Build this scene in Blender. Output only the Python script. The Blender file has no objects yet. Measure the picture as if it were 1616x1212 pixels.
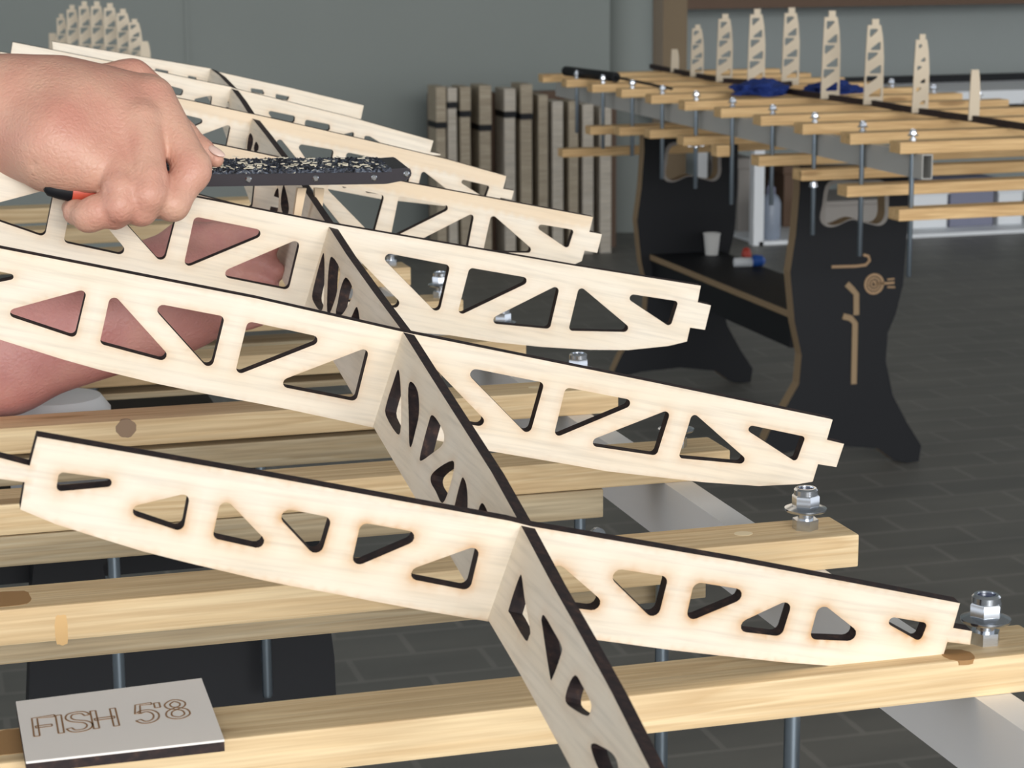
import bpy, bmesh, math, random
import numpy as np
from mathutils import Vector, Matrix, geometry
random.seed(7)
S = bpy.context.scene
COL = S.collection

# ------------------------------------------------------------------ camera
F = 3408.82                     # focal length in pixels of the 1616 px wide frame
YAW, PITCH, ROLL = -0.277765, 0.204275, -0.0072134
CZ = 0.97                       # camera height above the floor
_fw = np.array([-math.sin(YAW)*math.cos(PITCH), math.cos(YAW)*math.cos(PITCH), -math.sin(PITCH)])
_r0 = np.array([math.cos(YAW), math.sin(YAW), 0.0]); _u0 = np.cross(_r0, _fw)
_rt = math.cos(ROLL)*_r0 + math.sin(ROLL)*_u0
_up = -math.sin(ROLL)*_r0 + math.cos(ROLL)*_u0
CAM = np.array([0, 0, CZ])
cd = bpy.data.cameras.new('camera'); cam = bpy.data.objects.new('camera', cd); COL.objects.link(cam)
cd.sensor_fit = 'HORIZONTAL'; cd.sensor_width = 36.0; cd.lens = F/1616*36; cd.clip_start = 0.05
cam.matrix_world = Matrix(((_rt[0], _up[0], -_fw[0], 0), (_rt[1], _up[1], -_fw[1], 0), (_rt[2], _up[2], -_fw[2], CZ), (0, 0, 0, 1)))
S.camera = cam
cd.dof.use_dof = True; cd.dof.focus_distance = 1.12; cd.dof.aperture_fstop = 34
# ------------------------------------------------------------------ light
S.view_settings.view_transform = 'Standard'; S.view_settings.look = 'None'
S.view_settings.exposure = 0.38; S.view_settings.gamma = 1.0
W = bpy.data.worlds.new('daylight'); S.world = W; W.use_nodes = True
bg = W.node_tree.nodes['Background']; bg.inputs[0].default_value = (0.93, 0.96, 1.0, 1); bg.inputs[1].default_value = 1.0
def area(name, loc, target, sx, sy, power, col):
    l = bpy.data.lights.new(name, 'AREA'); l.shape = 'RECTANGLE'; l.size = sx; l.size_y = sy; l.energy = power; l.color = col
    o = bpy.data.objects.new(name, l); COL.objects.link(o); o.location = loc
    o.rotation_euler = (Vector(target)-Vector(loc)).to_track_quat('-Z', 'Y').to_euler(); return o
area('door_daylight', (0.8, -8.5, 2.9), (0.6, 1.5, 0.75), 6.0, 3.4, 660, (1.0, 0.985, 0.96))

# ------------------------------------------------------------------ helpers
def ray(px, py): return _fw + (px-808)/F*_rt - (py-606)/F*_up
def hit(px, py, axis, val):
    """where the sight line through a pixel meets the world plane x/y/z = val"""
    d = ray(px, py); t = (val-CAM[axis])/d[axis]; return CAM + d*t
def tag(o, label=None, cat=None, group=None, kind=None):
    if label: o['label'] = label
    if cat: o['category'] = cat
    if group: o['group'] = group
    if kind: o['kind'] = kind
    return o
def link(name, me, mats, parent=None, loc=None):
    o = bpy.data.objects.new(name, me); COL.objects.link(o)
    for m in (mats if isinstance(mats, (list, tuple)) else [mats]): me.materials.append(m)
    if parent is not None: o.parent = parent
    if loc is not None: o.location = loc
    return o
def thing(name, label, cat, loc=(0, 0, 0), rz=0, group=None):
    o = bpy.data.objects.new(name, None); COL.objects.link(o); o.location = loc; o.rotation_euler = (0, 0, rz)
    o.empty_display_size = .05
    return tag(o, label, cat, group)
def bm_obj(name, bm, mats, parent=None, loc=None, smooth=False):
    me = bpy.data.meshes.new(name); bmesh.ops.recalc_face_normals(bm, faces=bm.faces); bm.to_mesh(me); bm.free()
    if smooth:
        for p in me.polygons: p.use_smooth = True
        me.set_sharp_from_angle(angle=math.radians(40))
    return link(name, me, mats, parent, loc)
def box(bm, x0, x1, y0, y1, z0, z1, bev=0, mi=0):
    vs = [bm.verts.new((x, y, z)) for x in (x0, x1) for y in (y0, y1) for z in (z0, z1)]
    fs = [bm.faces.new([vs[i] for i in f]) for f in ((0, 1, 3, 2), (4, 6, 7, 5), (0, 4, 5, 1), (2, 3, 7, 6), (0, 2, 6, 4), (1, 5, 7, 3))]
    for f in fs: f.material_index = mi
    if bev:
        es = list({e for f in fs for e in f.edges})
        bmesh.ops.bevel(bm, geom=es, offset=bev, segments=2, affect='EDGES', profile=.6)
def boxo(name, b, mat, parent=None, bev=0.0, loc=None):
    bm = bmesh.new(); box(bm, *b, bev=bev); return bm_obj(name, bm, mat, parent, loc)
def lathe(bm, prof, n=24, c=(0, 0, 0), axis='z', mi=0, cap=True):
    rings = []
    for r, z in prof:
        ring = []
        for i in range(n):
            a = 2*math.pi*i/n
            p = (r*math.cos(a), r*math.sin(a), z)
            if axis == 'x': p = (z, r*math.cos(a), r*math.sin(a))
            if axis == 'y': p = (r*math.cos(a), z, r*math.sin(a))
            ring.append(bm.verts.new((c[0]+p[0], c[1]+p[1], c[2]+p[2])))
        rings.append(ring)
    for a, b in zip(rings, rings[1:]):
        for i in range(n): bm.faces.new((a[i], a[(i+1) % n], b[(i+1) % n], b[i])).material_index = mi
    if cap:
        bm.faces.new(rings[0]).material_index = mi; bm.faces.new(rings[-1]).material_index = mi
def tube(bm, pts, r, n=10, cap=True):
    pts = [Vector(p) for p in pts]; rings = []
    for i, p in enumerate(pts):
        t = (pts[min(i+1, len(pts)-1)]-pts[max(i-1, 0)]).normalized()
        a = Vector((0, 0, 1)) if abs(t.z) < .9 else Vector((1, 0, 0))
        u = t.cross(a).normalized(); v = t.cross(u)
        rr = r[i] if isinstance(r, (list, tuple)) else r
        rings.append([bm.verts.new(p+u*math.cos(2*math.pi*k/n)*rr+v*math.sin(2*math.pi*k/n)*rr) for k in range(n)])
    for a, b in zip(rings, rings[1:]):
        for i in range(n): bm.faces.new((a[i], a[(i+1) % n], b[(i+1) % n], b[i]))
    if cap: bm.faces.new(rings[0]); bm.faces.new(rings[-1])
def copy_tree(o, parent=None):
    c = o.copy(); COL.objects.link(c)
    if parent: c.parent = parent
    for ch in o.children: copy_tree(ch, c)
    return c

# ------------------------------------------------------------------ materials
def mat(name, col, rough=.6, metal=0.0, spec=.5):
    m = bpy.data.materials.new(name); m.use_nodes = True
    b = m.node_tree.nodes['Principled BSDF']
    b.inputs['Base Color'].default_value = (*col, 1); b.inputs['Roughness'].default_value = rough
    b.inputs['Metallic'].default_value = metal; b.inputs['Specular IOR Level'].default_value = spec
    return m
def N(m, t, **kw):
    n = m.node_tree.nodes.new(t)
    for k, v in kw.items(): setattr(n, k, v)
    return n
def L(m, a, b): m.node_tree.links.new(a, b)
def ramp(m, fac, stops):
    r = N(m, 'ShaderNodeValToRGB'); L(m, fac, r.inputs[0]); e = r.color_ramp.elements
    while len(e) < len(stops): e.new(.5)
    for q, (p, c) in zip(e, stops): q.position = p; q.color = (*c, 1)
    return r.outputs[0]
def mix(m, fac, a, b, mode='MIX'):
    n = N(m, 'ShaderNodeMix', data_type='RGBA', blend_type=mode)
    for s, v in ((n.inputs[0], fac), (n.inputs[6], a), (n.inputs[7], b)):
        if hasattr(v, 'links') or hasattr(v, 'is_linked'): L(m, v, s)
        elif isinstance(v, (int, float)): s.default_value = v
        else: s.default_value = (*v, 1)
    return n.outputs[2]
def coords(m, scale, rnd=True):
    tc = N(m, 'ShaderNodeTexCoord'); mp = N(m, 'ShaderNodeMapping'); mp.inputs['Scale'].default_value = scale
    L(m, tc.outputs['Object'], mp.inputs['Vector'])
    if rnd:
        oi = N(m, 'ShaderNodeObjectInfo'); mu = N(m, 'ShaderNodeMath', operation='MULTIPLY'); mu.inputs[1].default_value = 37.0
        L(m, oi.outputs['Random'], mu.inputs[0]); cb = N(m, 'ShaderNodeCombineXYZ')
        for i in range(3): L(m, mu.outputs[0], cb.inputs[i])
        L(m, cb.outputs[0], mp.inputs['Location'])
    return mp.outputs[0]
def pine(name, light, dark, knot=True):
    m = mat(name, light, .62); b = m.node_tree.nodes['Principled BSDF']
    v = coords(m, (1.1, 14, 14))
    w = N(m, 'ShaderNodeTexNoise'); w.inputs['Scale'].default_value = 2.0; w.inputs['Detail'].default_value = 3; w.inputs['Distortion'].default_value = 1.2
    L(m, coords(m, (1.0, 24, 24)), w.inputs['Vector'])
    c = ramp(m, w.outputs['Fac'], [(0.36, light), (.50, tuple(.62*a+.38*d for a, d in zip(light, dark))), (.54, light), (.60, tuple(.74*a+.26*d for a, d in zip(light, dark))), (.70, tuple(.55*a+.45*d for a, d in zip(light, dark)))])
    n2 = N(m, 'ShaderNodeTexNoise'); n2.inputs['Scale'].default_value = 5; L(m, coords(m, (3, 90, 90)), n2.inputs['Vector'])
    c2 = mix(m, .42, c, ramp(m, n2.outputs['Fac'], [(.35, tuple(x*.72 for x in light)), (.65, (1, .95, .82))]), 'MULTIPLY')
    if knot:
        vo = N(m, 'ShaderNodeTexVoronoi'); vo.inputs['Scale'].default_value = 1.0
        L(m, coords(m, (4.2, 19, 19)), vo.inputs['Vector'])
        k = ramp(m, vo.outputs['Distance'], [(0.0, (.8, .8, .8)), (.10, (.6, .6, .6)), (.14, (0, 0, 0))])
        c2 = mix(m, k, c2, tuple(d*.55 for d in dark))
    L(m, c2, b.inputs['Base Color'])
    bp = N(m, 'ShaderNodeBump'); bp.inputs['Strength'].default_value = .25; bp.inputs['Distance'].default_value = .0006
    L(m, n2.outputs['Fac'], bp.inputs['Height']); L(m, bp.outputs[0], b.inputs['Normal'])
    return m
def plywood(name, base, scorch=True):
    m = mat(name, base, .55); b = m.node_tree.nodes['Principled BSDF']
    at = N(m, 'ShaderNodeAttribute', attribute_name='grain')
    mp = N(m, 'ShaderNodeMapping'); mp.inputs['Scale'].default_value = (7, 130, 60); L(m, at.outputs['Vector'], mp.inputs['Vector'])
    n = N(m, 'ShaderNodeTexNoise'); n.inputs['Scale'].default_value = 3.0; n.inputs['Detail'].default_value = 5; L(m, mp.outputs[0], n.inputs['Vector'])
    mp2 = N(m, 'ShaderNodeMapping'); mp2.inputs['Scale'].default_value = (9, 40, 20); L(m, at.outputs['Vector'], mp2.inputs['Vector'])
    n3 = N(m, 'ShaderNodeTexNoise'); n3.inputs['Scale'].default_value = 1.2; L(m, mp2.outputs[0], n3.inputs['Vector'])
    c = ramp(m, n.outputs['Fac'], [(.28, tuple(x*.86 for x in base)), (.5, base), (.75, tuple(min(1, x*1.06) for x in base))])
    c = mix(m, .35, c, ramp(m, n3.outputs['Fac'], [(.35, (.93, .86, .74)), (.6, (1, 1, 1))]), 'MULTIPLY')
    if scorch:
        a2 = N(m, 'ShaderNodeAttribute', attribute_name='burn')
        n2 = N(m, 'ShaderNodeTexNoise'); n2.inputs['Scale'].default_value = 60; L(m, at.outputs['Vector'], n2.inputs['Vector'])
        mu = N(m, 'ShaderNodeMath', operation='MULTIPLY'); L(m, a2.outputs['Fac'], mu.inputs[0]); L(m, n2.outputs['Fac'], mu.inputs[1])
        mu2 = N(m, 'ShaderNodeMath', operation='MULTIPLY'); L(m, mu.outputs[0], mu2.inputs[0]); mu2.inputs[1].default_value = 1.55; mu2.use_clamp = True
        c = mix(m, mu2.outputs[0], c, (.60, .31, .10))
        a3 = N(m, 'ShaderNodeAttribute', attribute_name='band')
        c = mix(m, a3.outputs['Fac'], c, (.80, .60, .38))
    L(m, c, b.inputs['Base Color'])
    return m
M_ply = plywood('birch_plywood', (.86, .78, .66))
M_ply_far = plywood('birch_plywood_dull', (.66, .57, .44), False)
M_burn = mat('laser_burnt_edge', (.018, .009, .009), .75)
def burn_noise(m):
    b = m.node_tree.nodes['Principled BSDF']; n = N(m, 'ShaderNodeTexNoise'); n.inputs['Scale'].default_value = 260
    tc = N(m, 'ShaderNodeTexCoord'); L(m, tc.outputs['Object'], n.inputs['Vector'])
    L(m, ramp(m, n.outputs['Fac'], [(.4, (.016, .009, .010)), (.62, (.035, .018, .016)), (.8, (.09, .045, .03))]), b.inputs['Base Color'])
burn_noise(M_burn)
M_raw = plywood('plywood_raw_edge', (.80, .62, .42), False)
M_pine = pine('pine_slat', (.84, .67, .43), (.55, .33, .13))
M_pine_b = pine('pine_slat_far', (.80, .57, .30), (.46, .25, .09))
M_pine_shaded = pine('pine_lower_slat_shaded', (.60, .51, .36), (.42, .27, .12), False)  # pine with the shade of the upper slats put into its colour
M_plank = pine('grey_plank', (.46, .40, .31), (.24, .19, .13), False)
M_plank_l = pine('pale_plank', (.58, .54, .48), (.38, .32, .25), False)
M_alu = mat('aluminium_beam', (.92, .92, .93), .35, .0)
M_alu_shaded = mat('shaded_aluminium_beam', (.46, .455, .43), .5)  # same aluminium as the near beams, shading put into its colour
M_zinc = mat('zinc', (.62, .66, .72), .22, 1.0)
M_zinc_d = mat('zinc_thread', (.30, .36, .42), .35, 1.0)
M_nylon = mat('blue_nylon', (.03, .04, .14), .4)
M_black = mat('black_laminate', (.0075, .0085, .011), .55, 0, .25)
M_edge = mat('multiplex_edge', (.26, .18, .10), .7)
M_engr = mat('engraved_wood', (.34, .22, .12), .7)
M_rim = mat('grey_rim', (.27, .25, .23), .7)
M_white = mat('white_paint', (.74, .77, .80), .5)
M_cup = mat('paper_cup_white', (.62, .62, .60), .6)
M_blue = mat('blue_cloth', (.010, .035, .20), .85)
M_bplas = mat('blue_plastic', (.02, .10, .42), .45)
M_red = mat('red_plastic', (.45, .05, .03), .5)
M_steel = mat('file_frame_metal', (.07, .065, .075), .35, .7)
M_brown = mat('brown_wood', (.10, .055, .03), .6)
M_tan = mat('tan_board', (.20, .145, .085), .7)
M_bottle = mat('grey_blue_bottle', (.24, .28, .35), .4)
M_lav = mat('lavender_box', (.20, .21, .29), .7)
def wall_mat(name, a, b_):
    m = mat(name, a, .8); b = m.node_tree.nodes['Principled BSDF']
    n = N(m, 'ShaderNodeTexNoise'); n.inputs['Scale'].default_value = 1.6; L(m, coords(m, (1, 1, 1), False), n.inputs['Vector'])
    L(m, ramp(m, n.outputs['Fac'], [(.3, a), (.7, b_)]), b.inputs['Base Color']); return m
M_wall = wall_mat('grey_green_wall', (.215, .240, .228), (.235, .258, .246))
M_wall2 = wall_mat('grey_panel', (.26, .29, .285), (.29, .32, .315))
def floor_mat():
    m = mat('dark_paver_floor', (.06, .06, .055), .5); b = m.node_tree.nodes['Principled BSDF']
    br = N(m, 'ShaderNodeTexBrick'); br.inputs['Scale'].default_value = 2.7; br.inputs['Mortar Size'].default_value = .012
    br.inputs['Color1'].default_value = (0.132, 0.132, 0.123, 1); br.inputs['Color2'].default_value = (0.151, 0.150, 0.139, 1)
    br.inputs['Mortar'].default_value = (0.195, 0.191, 0.177, 1)
    L(m, coords(m, (1, 1, 1), False), br.inputs['Vector'])
    n = N(m, 'ShaderNodeTexNoise'); n.inputs['Scale'].default_value = 3; n.inputs['Detail'].default_value = 6; L(m, coords(m, (1, 3, 1), False), n.inputs['Vector'])
    L(m, mix(m, .7, br.outputs['Color'], ramp(m, n.outputs['Fac'], [(.3, (.75, .75, .75)), (.7, (1.15, 1.12, 1.08))]), 'MULTIPLY'), b.inputs['Base Color'])
    bp = N(m, 'ShaderNodeBump'); bp.inputs['Strength'].default_value = .2; bp.inputs['Distance'].default_value = .004
    L(m, br.outputs['Fac'], bp.inputs['Height']); L(m, bp.outputs[0], b.inputs['Normal'])
    return m
M_floor = floor_mat()
def abrasive():
    m = mat('black_rasp_with_shavings', (.02, .024, .035), .5, .2); b = m.node_tree.nodes['Principled BSDF']
    v = coords(m, (160, 420, 160), False)
    n = N(m, 'ShaderNodeTexNoise'); n.inputs['Scale'].default_value = 1.1; n.inputs['Detail'].default_value = 2; n.inputs['Distortion'].default_value = 1.5; L(m, v, n.inputs['Vector'])
    L(m, ramp(m, n.outputs['Fac'], [(.38, (.004, .005, .009)), (.52, (.03, .036, .055)), (.62, (.10, .12, .16)), (.74, (.75, .70, .55))]), b.inputs['Base Color'])
    bp = N(m, 'ShaderNodeBump'); bp.inputs['Distance'].default_value = .0015; L(m, n.outputs['Fac'], bp.inputs['Height']); L(m, bp.outputs[0], b.inputs['Normal'])
    return m
M_rasp = abrasive()

# ------------------------------------------------------------------ room
WY = 6.75
boxo('floor', (-8, 9, -10, 9.5, -.05, 0), M_floor)['kind'] = 'structure'
boxo('ceiling', (-5, 9, -6, 9.5, 3.5, 3.6), mat('ceiling_grey', (.62, .62, .60), .9))['kind'] = 'structure'
xc = hit(962, 200, 1, WY)[0]; xc2 = hit(1046, 200, 1, WY)[0]; xr = xc2
w = boxo('wall_back', (-8, xc, WY, WY+.1, 0, 3.5), M_wall); w['kind'] = 'structure'
xs = hit(295, 60, 1, WY)[0]
boxo('trim_1', (xs-.006, xs+.006, WY-.004, WY+.01, 0, 3.5), M_wall)['kind'] = 'structure'
# rounded column added to imitate recess shading between wall and framed panel
bm = bmesh.new(); lathe(bm, [((xc2-xc)/2, 0), ((xc2-xc)/2, 3.5)], 40, ((xc+xc2)/2, WY+.12, 0))
bm_obj('recess_shade_column', bm, M_wall, smooth=True)['kind'] = 'structure'
boxo('wall_back_right', (xr, 9, WY+.42, WY+.52, 0, 3.5), M_wall2)['kind'] = 'structure'
a = hit(1046, 100, 1, WY+.2); b_ = hit(1084, 100, 1, WY+.2); zt = hit(1300, 11, 1, WY+.2)[2]; zb = hit(1060, 150, 1, WY+.2)[2]
boxo('trim_2', (a[0], b_[0], WY+.2, WY+.3, zb-.3, 3.5), M_tan)['kind'] = 'structure'
boxo('trim_3', (b_[0], 9, WY+.2, WY+.3, zt, zt+.35), M_brown)['kind'] = 'structure'

# ------------------------------------------------------------------ work tables
ZT = CZ-.31; SW, ST = .0381, .01786; Y0, DS = .8084, .1985
def slat(name, x0, x1, y0, ztop, m, label, group=None, w=SW, t=ST, cat='slat'):
    bm = bmesh.new(); box(bm, 0, x1-x0, 0, w, -t, 0, bev=.0012)
    o = bm_obj(name, bm, m, None, (x0, y0, ztop)); return tag(o, label, cat, group)
def bolt_meshes():
    k = 1.0
    b1 = bmesh.new(); lathe(b1, [(.0070, 0), (.0070, .0055)], 6)
    b2 = bmesh.new(); lathe(b2, [(.0042, .0055), (.0042, .0105)], 20)
    b3 = bmesh.new(); lathe(b3, [(.0108, .0100), (.0112, .0107), (.0112, .0115), (.0085, .0125), (.0068, .0130)], 28)
    b4 = bmesh.new(); lathe(b4, [(.0074, .0125), (.0074, .0180), (.0066, .0190)], 6)
    b5 = bmesh.new(); lathe(b5, [(.0064, .0188), (.0064, .0215), (.0055, .0225), (.0042, .0225), (.0040, .0205)], 24)
    b6 = bmesh.new(); lathe(b6, [(.0040, .0190), (.0040, .0212), (.0034, .0216)], 18)
    return [('hex_nut', b1, M_zinc), ('sleeve', b2, M_zinc), ('flange_washer', b3, M_zinc), ('lock_nut', b4, M_zinc), ('nut_collar', b5, M_zinc), ('nylon_ring', b6, M_nylon)]
_b = [(n, bm, m) for n, bm, m in bolt_meshes()]; BOLT = []
for n, bm, m in _b:
    me = bpy.data.meshes.new(n); bmesh.ops.recalc_face_normals(bm, faces=bm.faces); bm.to_mesh(me); bm.free()
    for p in me.polygons: p.use_smooth = True
    me.set_sharp_from_angle(angle=math.radians(35)); me.materials.append(m); BOLT.append((n, me))
def bolt(x, y, z, label, group, rod=0.0, wing=None, sc=1.0):
    t = thing('bolt' if not rod else 'threaded_rod', label, 'bolt' if not rod else 'threaded rod', (x, y, z), random.random()*3, group)
    for n, me in BOLT:
        o = bpy.data.objects.new(n, me); COL.objects.link(o); o.parent = t; o.scale = (sc, sc, sc)
    bm = bmesh.new()
    prof = []
    bot = -(rod if rod else .03); z = .0212; i = 0
    lathe(bm, [(.0035, bot), (.0040, bot+.001), (.0040, 0.004)], 12)
    bm_obj('shank' if not rod else 'rod', bm, M_zinc_d, t, smooth=True)
    if wing is not None:
        b = bmesh.new(); lathe(b, [(.0075, -.008), (.0060, 0)], 16, (0, 0, wing))
        for s in (-1, 1):
            lathe(b, [(.0005, -.0015), (.0062, -.0012), (.0062, .0012), (.0005, .0015)], 14, (s*.0125, 0, wing-.001), 'y')
        bm_obj('wing_nut', b, M_zinc, t, smooth=True)
    return t

near_lab = ['pine slat nearest the camera, carrying the small engraved plywood tag',
 'second pine slat from the camera, its bolted right end standing clear of the ribs',
 'third pine slat from the camera, right end showing through the second rib',
 'fourth pine slat from the camera, crossing just below the second rib',
 'fifth pine slat from the camera, right end just behind the third rib',
 'sixth pine slat of the near table, seen through the right holes of the third rib',
 'seventh pine slat of the near table, seen through left holes of the third rib',
 'eighth pine slat of the near table, under the fourth rib',
 'ninth pine slat of the near table, second farthest from the camera',
 'farthest pine slat of the near table']
ends = [None, .477, .483, .478, .469, .470, .47, .47, .47, .47]
for k in range(10):
    x1 = ends[k] or .482
    o = slat('pine_slat', -.10, x1, Y0+k*DS, ZT, M_pine, near_lab[k], 'upper slats of the near table')
blab = ['zinc bolt on the right end of the nearest slat, touching the nearest rib tab',
 'zinc bolt standing clear on the second slat, right of the nearest rib',
 'zinc bolt on the third slat, glimpsed through a hole of the second rib',
 'zinc bolt between the second and third ribs, on the fourth slat',
 'zinc bolt on the fifth slat, shining at the tip of a third rib hole',
 'zinc bolt on the sixth slat, behind the third rib',
 'zinc bolt on the seventh slat, in the upper corner of a third rib hole',
 'zinc bolt on the eighth slat of the near table', 'zinc bolt on the ninth slat of the near table']
for k in range(9):
    bolt(.4544, Y0+k*DS+SW/2, ZT, blab[k], 'bolts on the right beam of the near table')
# lower slats, hung from the upper ones
low = [(1, .028, .0, .402), (2, 0, .0005, .401), (3, 0, .003, .40), (4, 0, .005, .40), (5, 0, .010, .40), (6, 0, .012, .40), (7, 0, .016, .40)]
ll = ['lower slat hung behind and under the second slat of the near table', 'lower slat directly under the third slat, blunt right end beside the grey beam',
 'shaded lower slat under the knotty fourth slat of the near table', 'shaded lower slat under the fifth slat of the near table', 'shaded lower slat under the sixth slat of the near table',
 'shaded lower slat under the seventh slat of the near table', 'shaded lower slat under the eighth slat of the near table']
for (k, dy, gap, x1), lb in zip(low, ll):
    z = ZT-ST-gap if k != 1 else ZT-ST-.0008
    slat('lower_slat', -.10 if k != 4 else hit(150, 622, 1, Y0+4*DS)[0], x1, Y0+k*DS+dy, z, M_pine_shaded, lb, 'lower slats of the near table', t=ST if k != 4 else .005)
def hung_rod(x, y, z, label, nut=False):
    t = thing('threaded_rod', label, 'threaded rod', (x, y, z), random.random()*3, 'threaded rods of the near table')
    bm = bmesh.new(); lathe(bm, [(.0030, -.19), (.0036, -.188), (.0036, -.0005)], 14); bm_obj('rod', bm, M_zinc_d, t, smooth=True)
    if not nut: return t
    b = bmesh.new(); lathe(b, [(.0075, -.008), (.0060, 0)], 16, (0, 0, -.036))
    for s in (-1, 1): lathe(b, [(.0005, -.0015), (.0062, -.0012), (.0062, .0012), (.0005, .0015)], 14, (s*.0125, 0, -.037), 'y')
    bm_obj('wing_nut', b, M_zinc, t, smooth=True); return t
# threaded rods hanging in the gaps of the near table
rods = [(0, 1250, 'threaded rod hanging below the nearest slat at the lower right'),
        (1, 1045, 'threaded rod seen above and below the nearest slat, right of the stringer'),
        (2, 915, 'threaded rod with wing nut under the third slat, behind the nearest rib'),
        (2, 178, 'pale threaded rod in the left gap in front of the third slat'),
        (3, 410, 'threaded rod in the dark gap under the fourth slat, right of the round knot'),
        (4, 149, 'threaded rod under the fifth slat near the white bucket')]
for k, px, lb in rods:
    yv = Y0+k*DS+SW/2; py = {(0, 1250): 1149, (1, 1045): 941, (2, 915): 791, (2, 178): 851, (3, 410): 708, (4, 149): 630}[(k, px)]
    x = hit(px, py, 1, yv)[0]
    hung_rod(x, yv, ZT-ST, lb, (k, px) == (2, 915))
def beam(x, y0, y1, label, group, m=None):
    w_, h, t = .0175, .0378, .0016; bm = bmesh.new(); z = ZT-ST-h
    o = [(0, 0), (w_, 0), (w_, h), (0, h)]; i_ = [(t, t), (w_-t, t), (w_-t, h-t), (t, h-t)]
    V = {}
    for yy in (0, y1-y0):
        for q, ps in (('o', o), ('i', i_)):
            V[q, yy] = [bm.verts.new((p[0], yy, p[1])) for p in ps]
    ye = y1-y0
    for j in range(4):
        k = (j+1) % 4
        bm.faces.new((V['o', 0][j], V['o', 0][k], V['o', ye][k], V['o', ye][j]))
        bm.faces.new((V['i', 0][j], V['i', 0][k], V['i', ye][k], V['i', ye][j]))
        for yy in (0, ye): bm.faces.new((V['o', yy][j], V['o', yy][k], V['i', yy][k], V['i', yy][j]))
    return tag(bm_obj('aluminium_beam', bm, m or M_alu, None, (x, y0, z)), label, 'beam', group)
beam(.4405, .35, 2.72, 'pale aluminium beam running under the right ends of the near table slats', 'near table beams')
beam(-.06, .35, 2.72, 'aluminium beam under the left ends of the near table slats, beside the person', 'near table beams')
beam(1.497, 2.975, 4.86, 'shaded grey aluminium beam with open square end, left side of the far table', 'far table beams', M_alu_shaded)
beam(1.968, 2.975, 4.86, 'shaded grey aluminium beam under the right ends of the far table slats', 'far table beams', M_alu_shaded)
# far table slats
fl = [(857, 118), (894, 125.5), (935, 133), (981, 141), (1028, 150), (1081, 160), (1138, 171), (1201, 183), (1267, 196), (1342, 211), (1421, 225)]
nm = ['farthest', 'tenth', 'ninth', 'eighth', 'seventh', 'sixth', 'fifth', 'fourth', 'third', 'second', 'first']
desc = ['above the far end of the beam', 'under the black bar', 'beside the bar end', 'short of the tan board', 'below the tallest rib row', 'left of the blue gloves',
        'in front of the blue gloves', 'below the middle ribs', 'below the third tall rib', 'long orange slat above the nearest one', 'nearest to the camera']
FY = []
for i, (px, py) in enumerate(fl):
    p = hit(px, py, 2, ZT); FY.append(p[1])
    slat('pine_slat', p[0], p[0]+.585, p[1], ZT, M_pine_b, ('%s slat from the front of the far table, ' % nm[i])+desc[i], 'upper slats of the far table')
    if i:
        bolt(p[0]+.03, p[1]+SW/2, ZT, 'zinc rod through the left end of the %s slat of the far table' % nm[i],
             'rods along the left edge of the far table', rod=[0, .12, .14, .14, .17, .17, .18, .16, .19, .2, .21][i], wing={8: -.10, 5: -.082}.get(i), sc=.78)
    if i > 3: bolt(p[0]+.53, p[1]+SW/2, ZT, 'zinc bolt at the right end of the %s slat of the far table' % nm[i], 'bolts along the right edge of the far table', sc=.8)
# far table lower slats
for i, (px, py) in {1: (888, 236), 2: (932, 200), 3: (978, 201), 4: (1026, 205), 5: (1079, 216), 7: (1198, 247), 8: (1265, 269), 9: (1337, 294), 10: (1419, 331)}.items():
    p = hit(px, py, 1, FY[i])
    slat('lower_slat', p[0], p[0]+.585, p[1], p[2], M_pine_b, 'lower slat hanging on rods under the %s slat of the far table' % nm[i], 'lower slats of the far table')
# tan block between lower slats
p = hit(1146, 225, 1, FY[6]); boxo('wood_block', (p[0]-.018, p[0]+.008, p[1], p[1]+.03, p[2]-.026, p[2]-.005), M_pine_b, None, .001)
tag(bpy.data.objects['wood_block'], 'orange wood block under the beam at the middle of the far table', 'block')

# ---- trestle legs (outline traced on the leg's own plane)
def flat_poly(px_pts, yv): return [(hit(x, y, 1, yv)[0], hit(x, y, 1, yv)[2]) for x, y in px_pts]
def prism_y(bm, pts, y0, y1, holes=(), mi_side=1):
    edges = []; verts = []; polys = [pts]+list(holes)
    for P in polys:
        s = len(verts); verts += [Vector(p) for p in P]; edges += [(s+i, s+(i+1) % len(P)) for i in range(len(P))]
    r = geometry.delaunay_2d_cdt(verts, edges, [], 0, 1e-7)
    vs, fs = r[0], r[2]; V = np.array([tuple(v) for v in vs]); T = np.array([f for f in fs if len(f) == 3])
    C = V[T].mean(1); keep = inside(C, pts)
    for h in holes: keep &= ~inside(C, h)
    T = T[keep]; extrude_tris(bm, V, T, lambda q: (q[0], y0, q[1]), lambda q: (q[0], y1, q[1]), mi_side)
def inside(C, poly):
    x, y = C[:, 0], C[:, 1]; r = np.zeros(len(C), bool); n = len(poly); j = n-1
    for i in range(n):
        xi, yi = poly[i]; xj, yj = poly[j]
        if yi != yj:
            c = ((yi > y) != (yj > y)) & (x < (xj-xi)*(y-yi)/(yj-yi)+xi); r ^= c
        j = i
    return r
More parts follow.
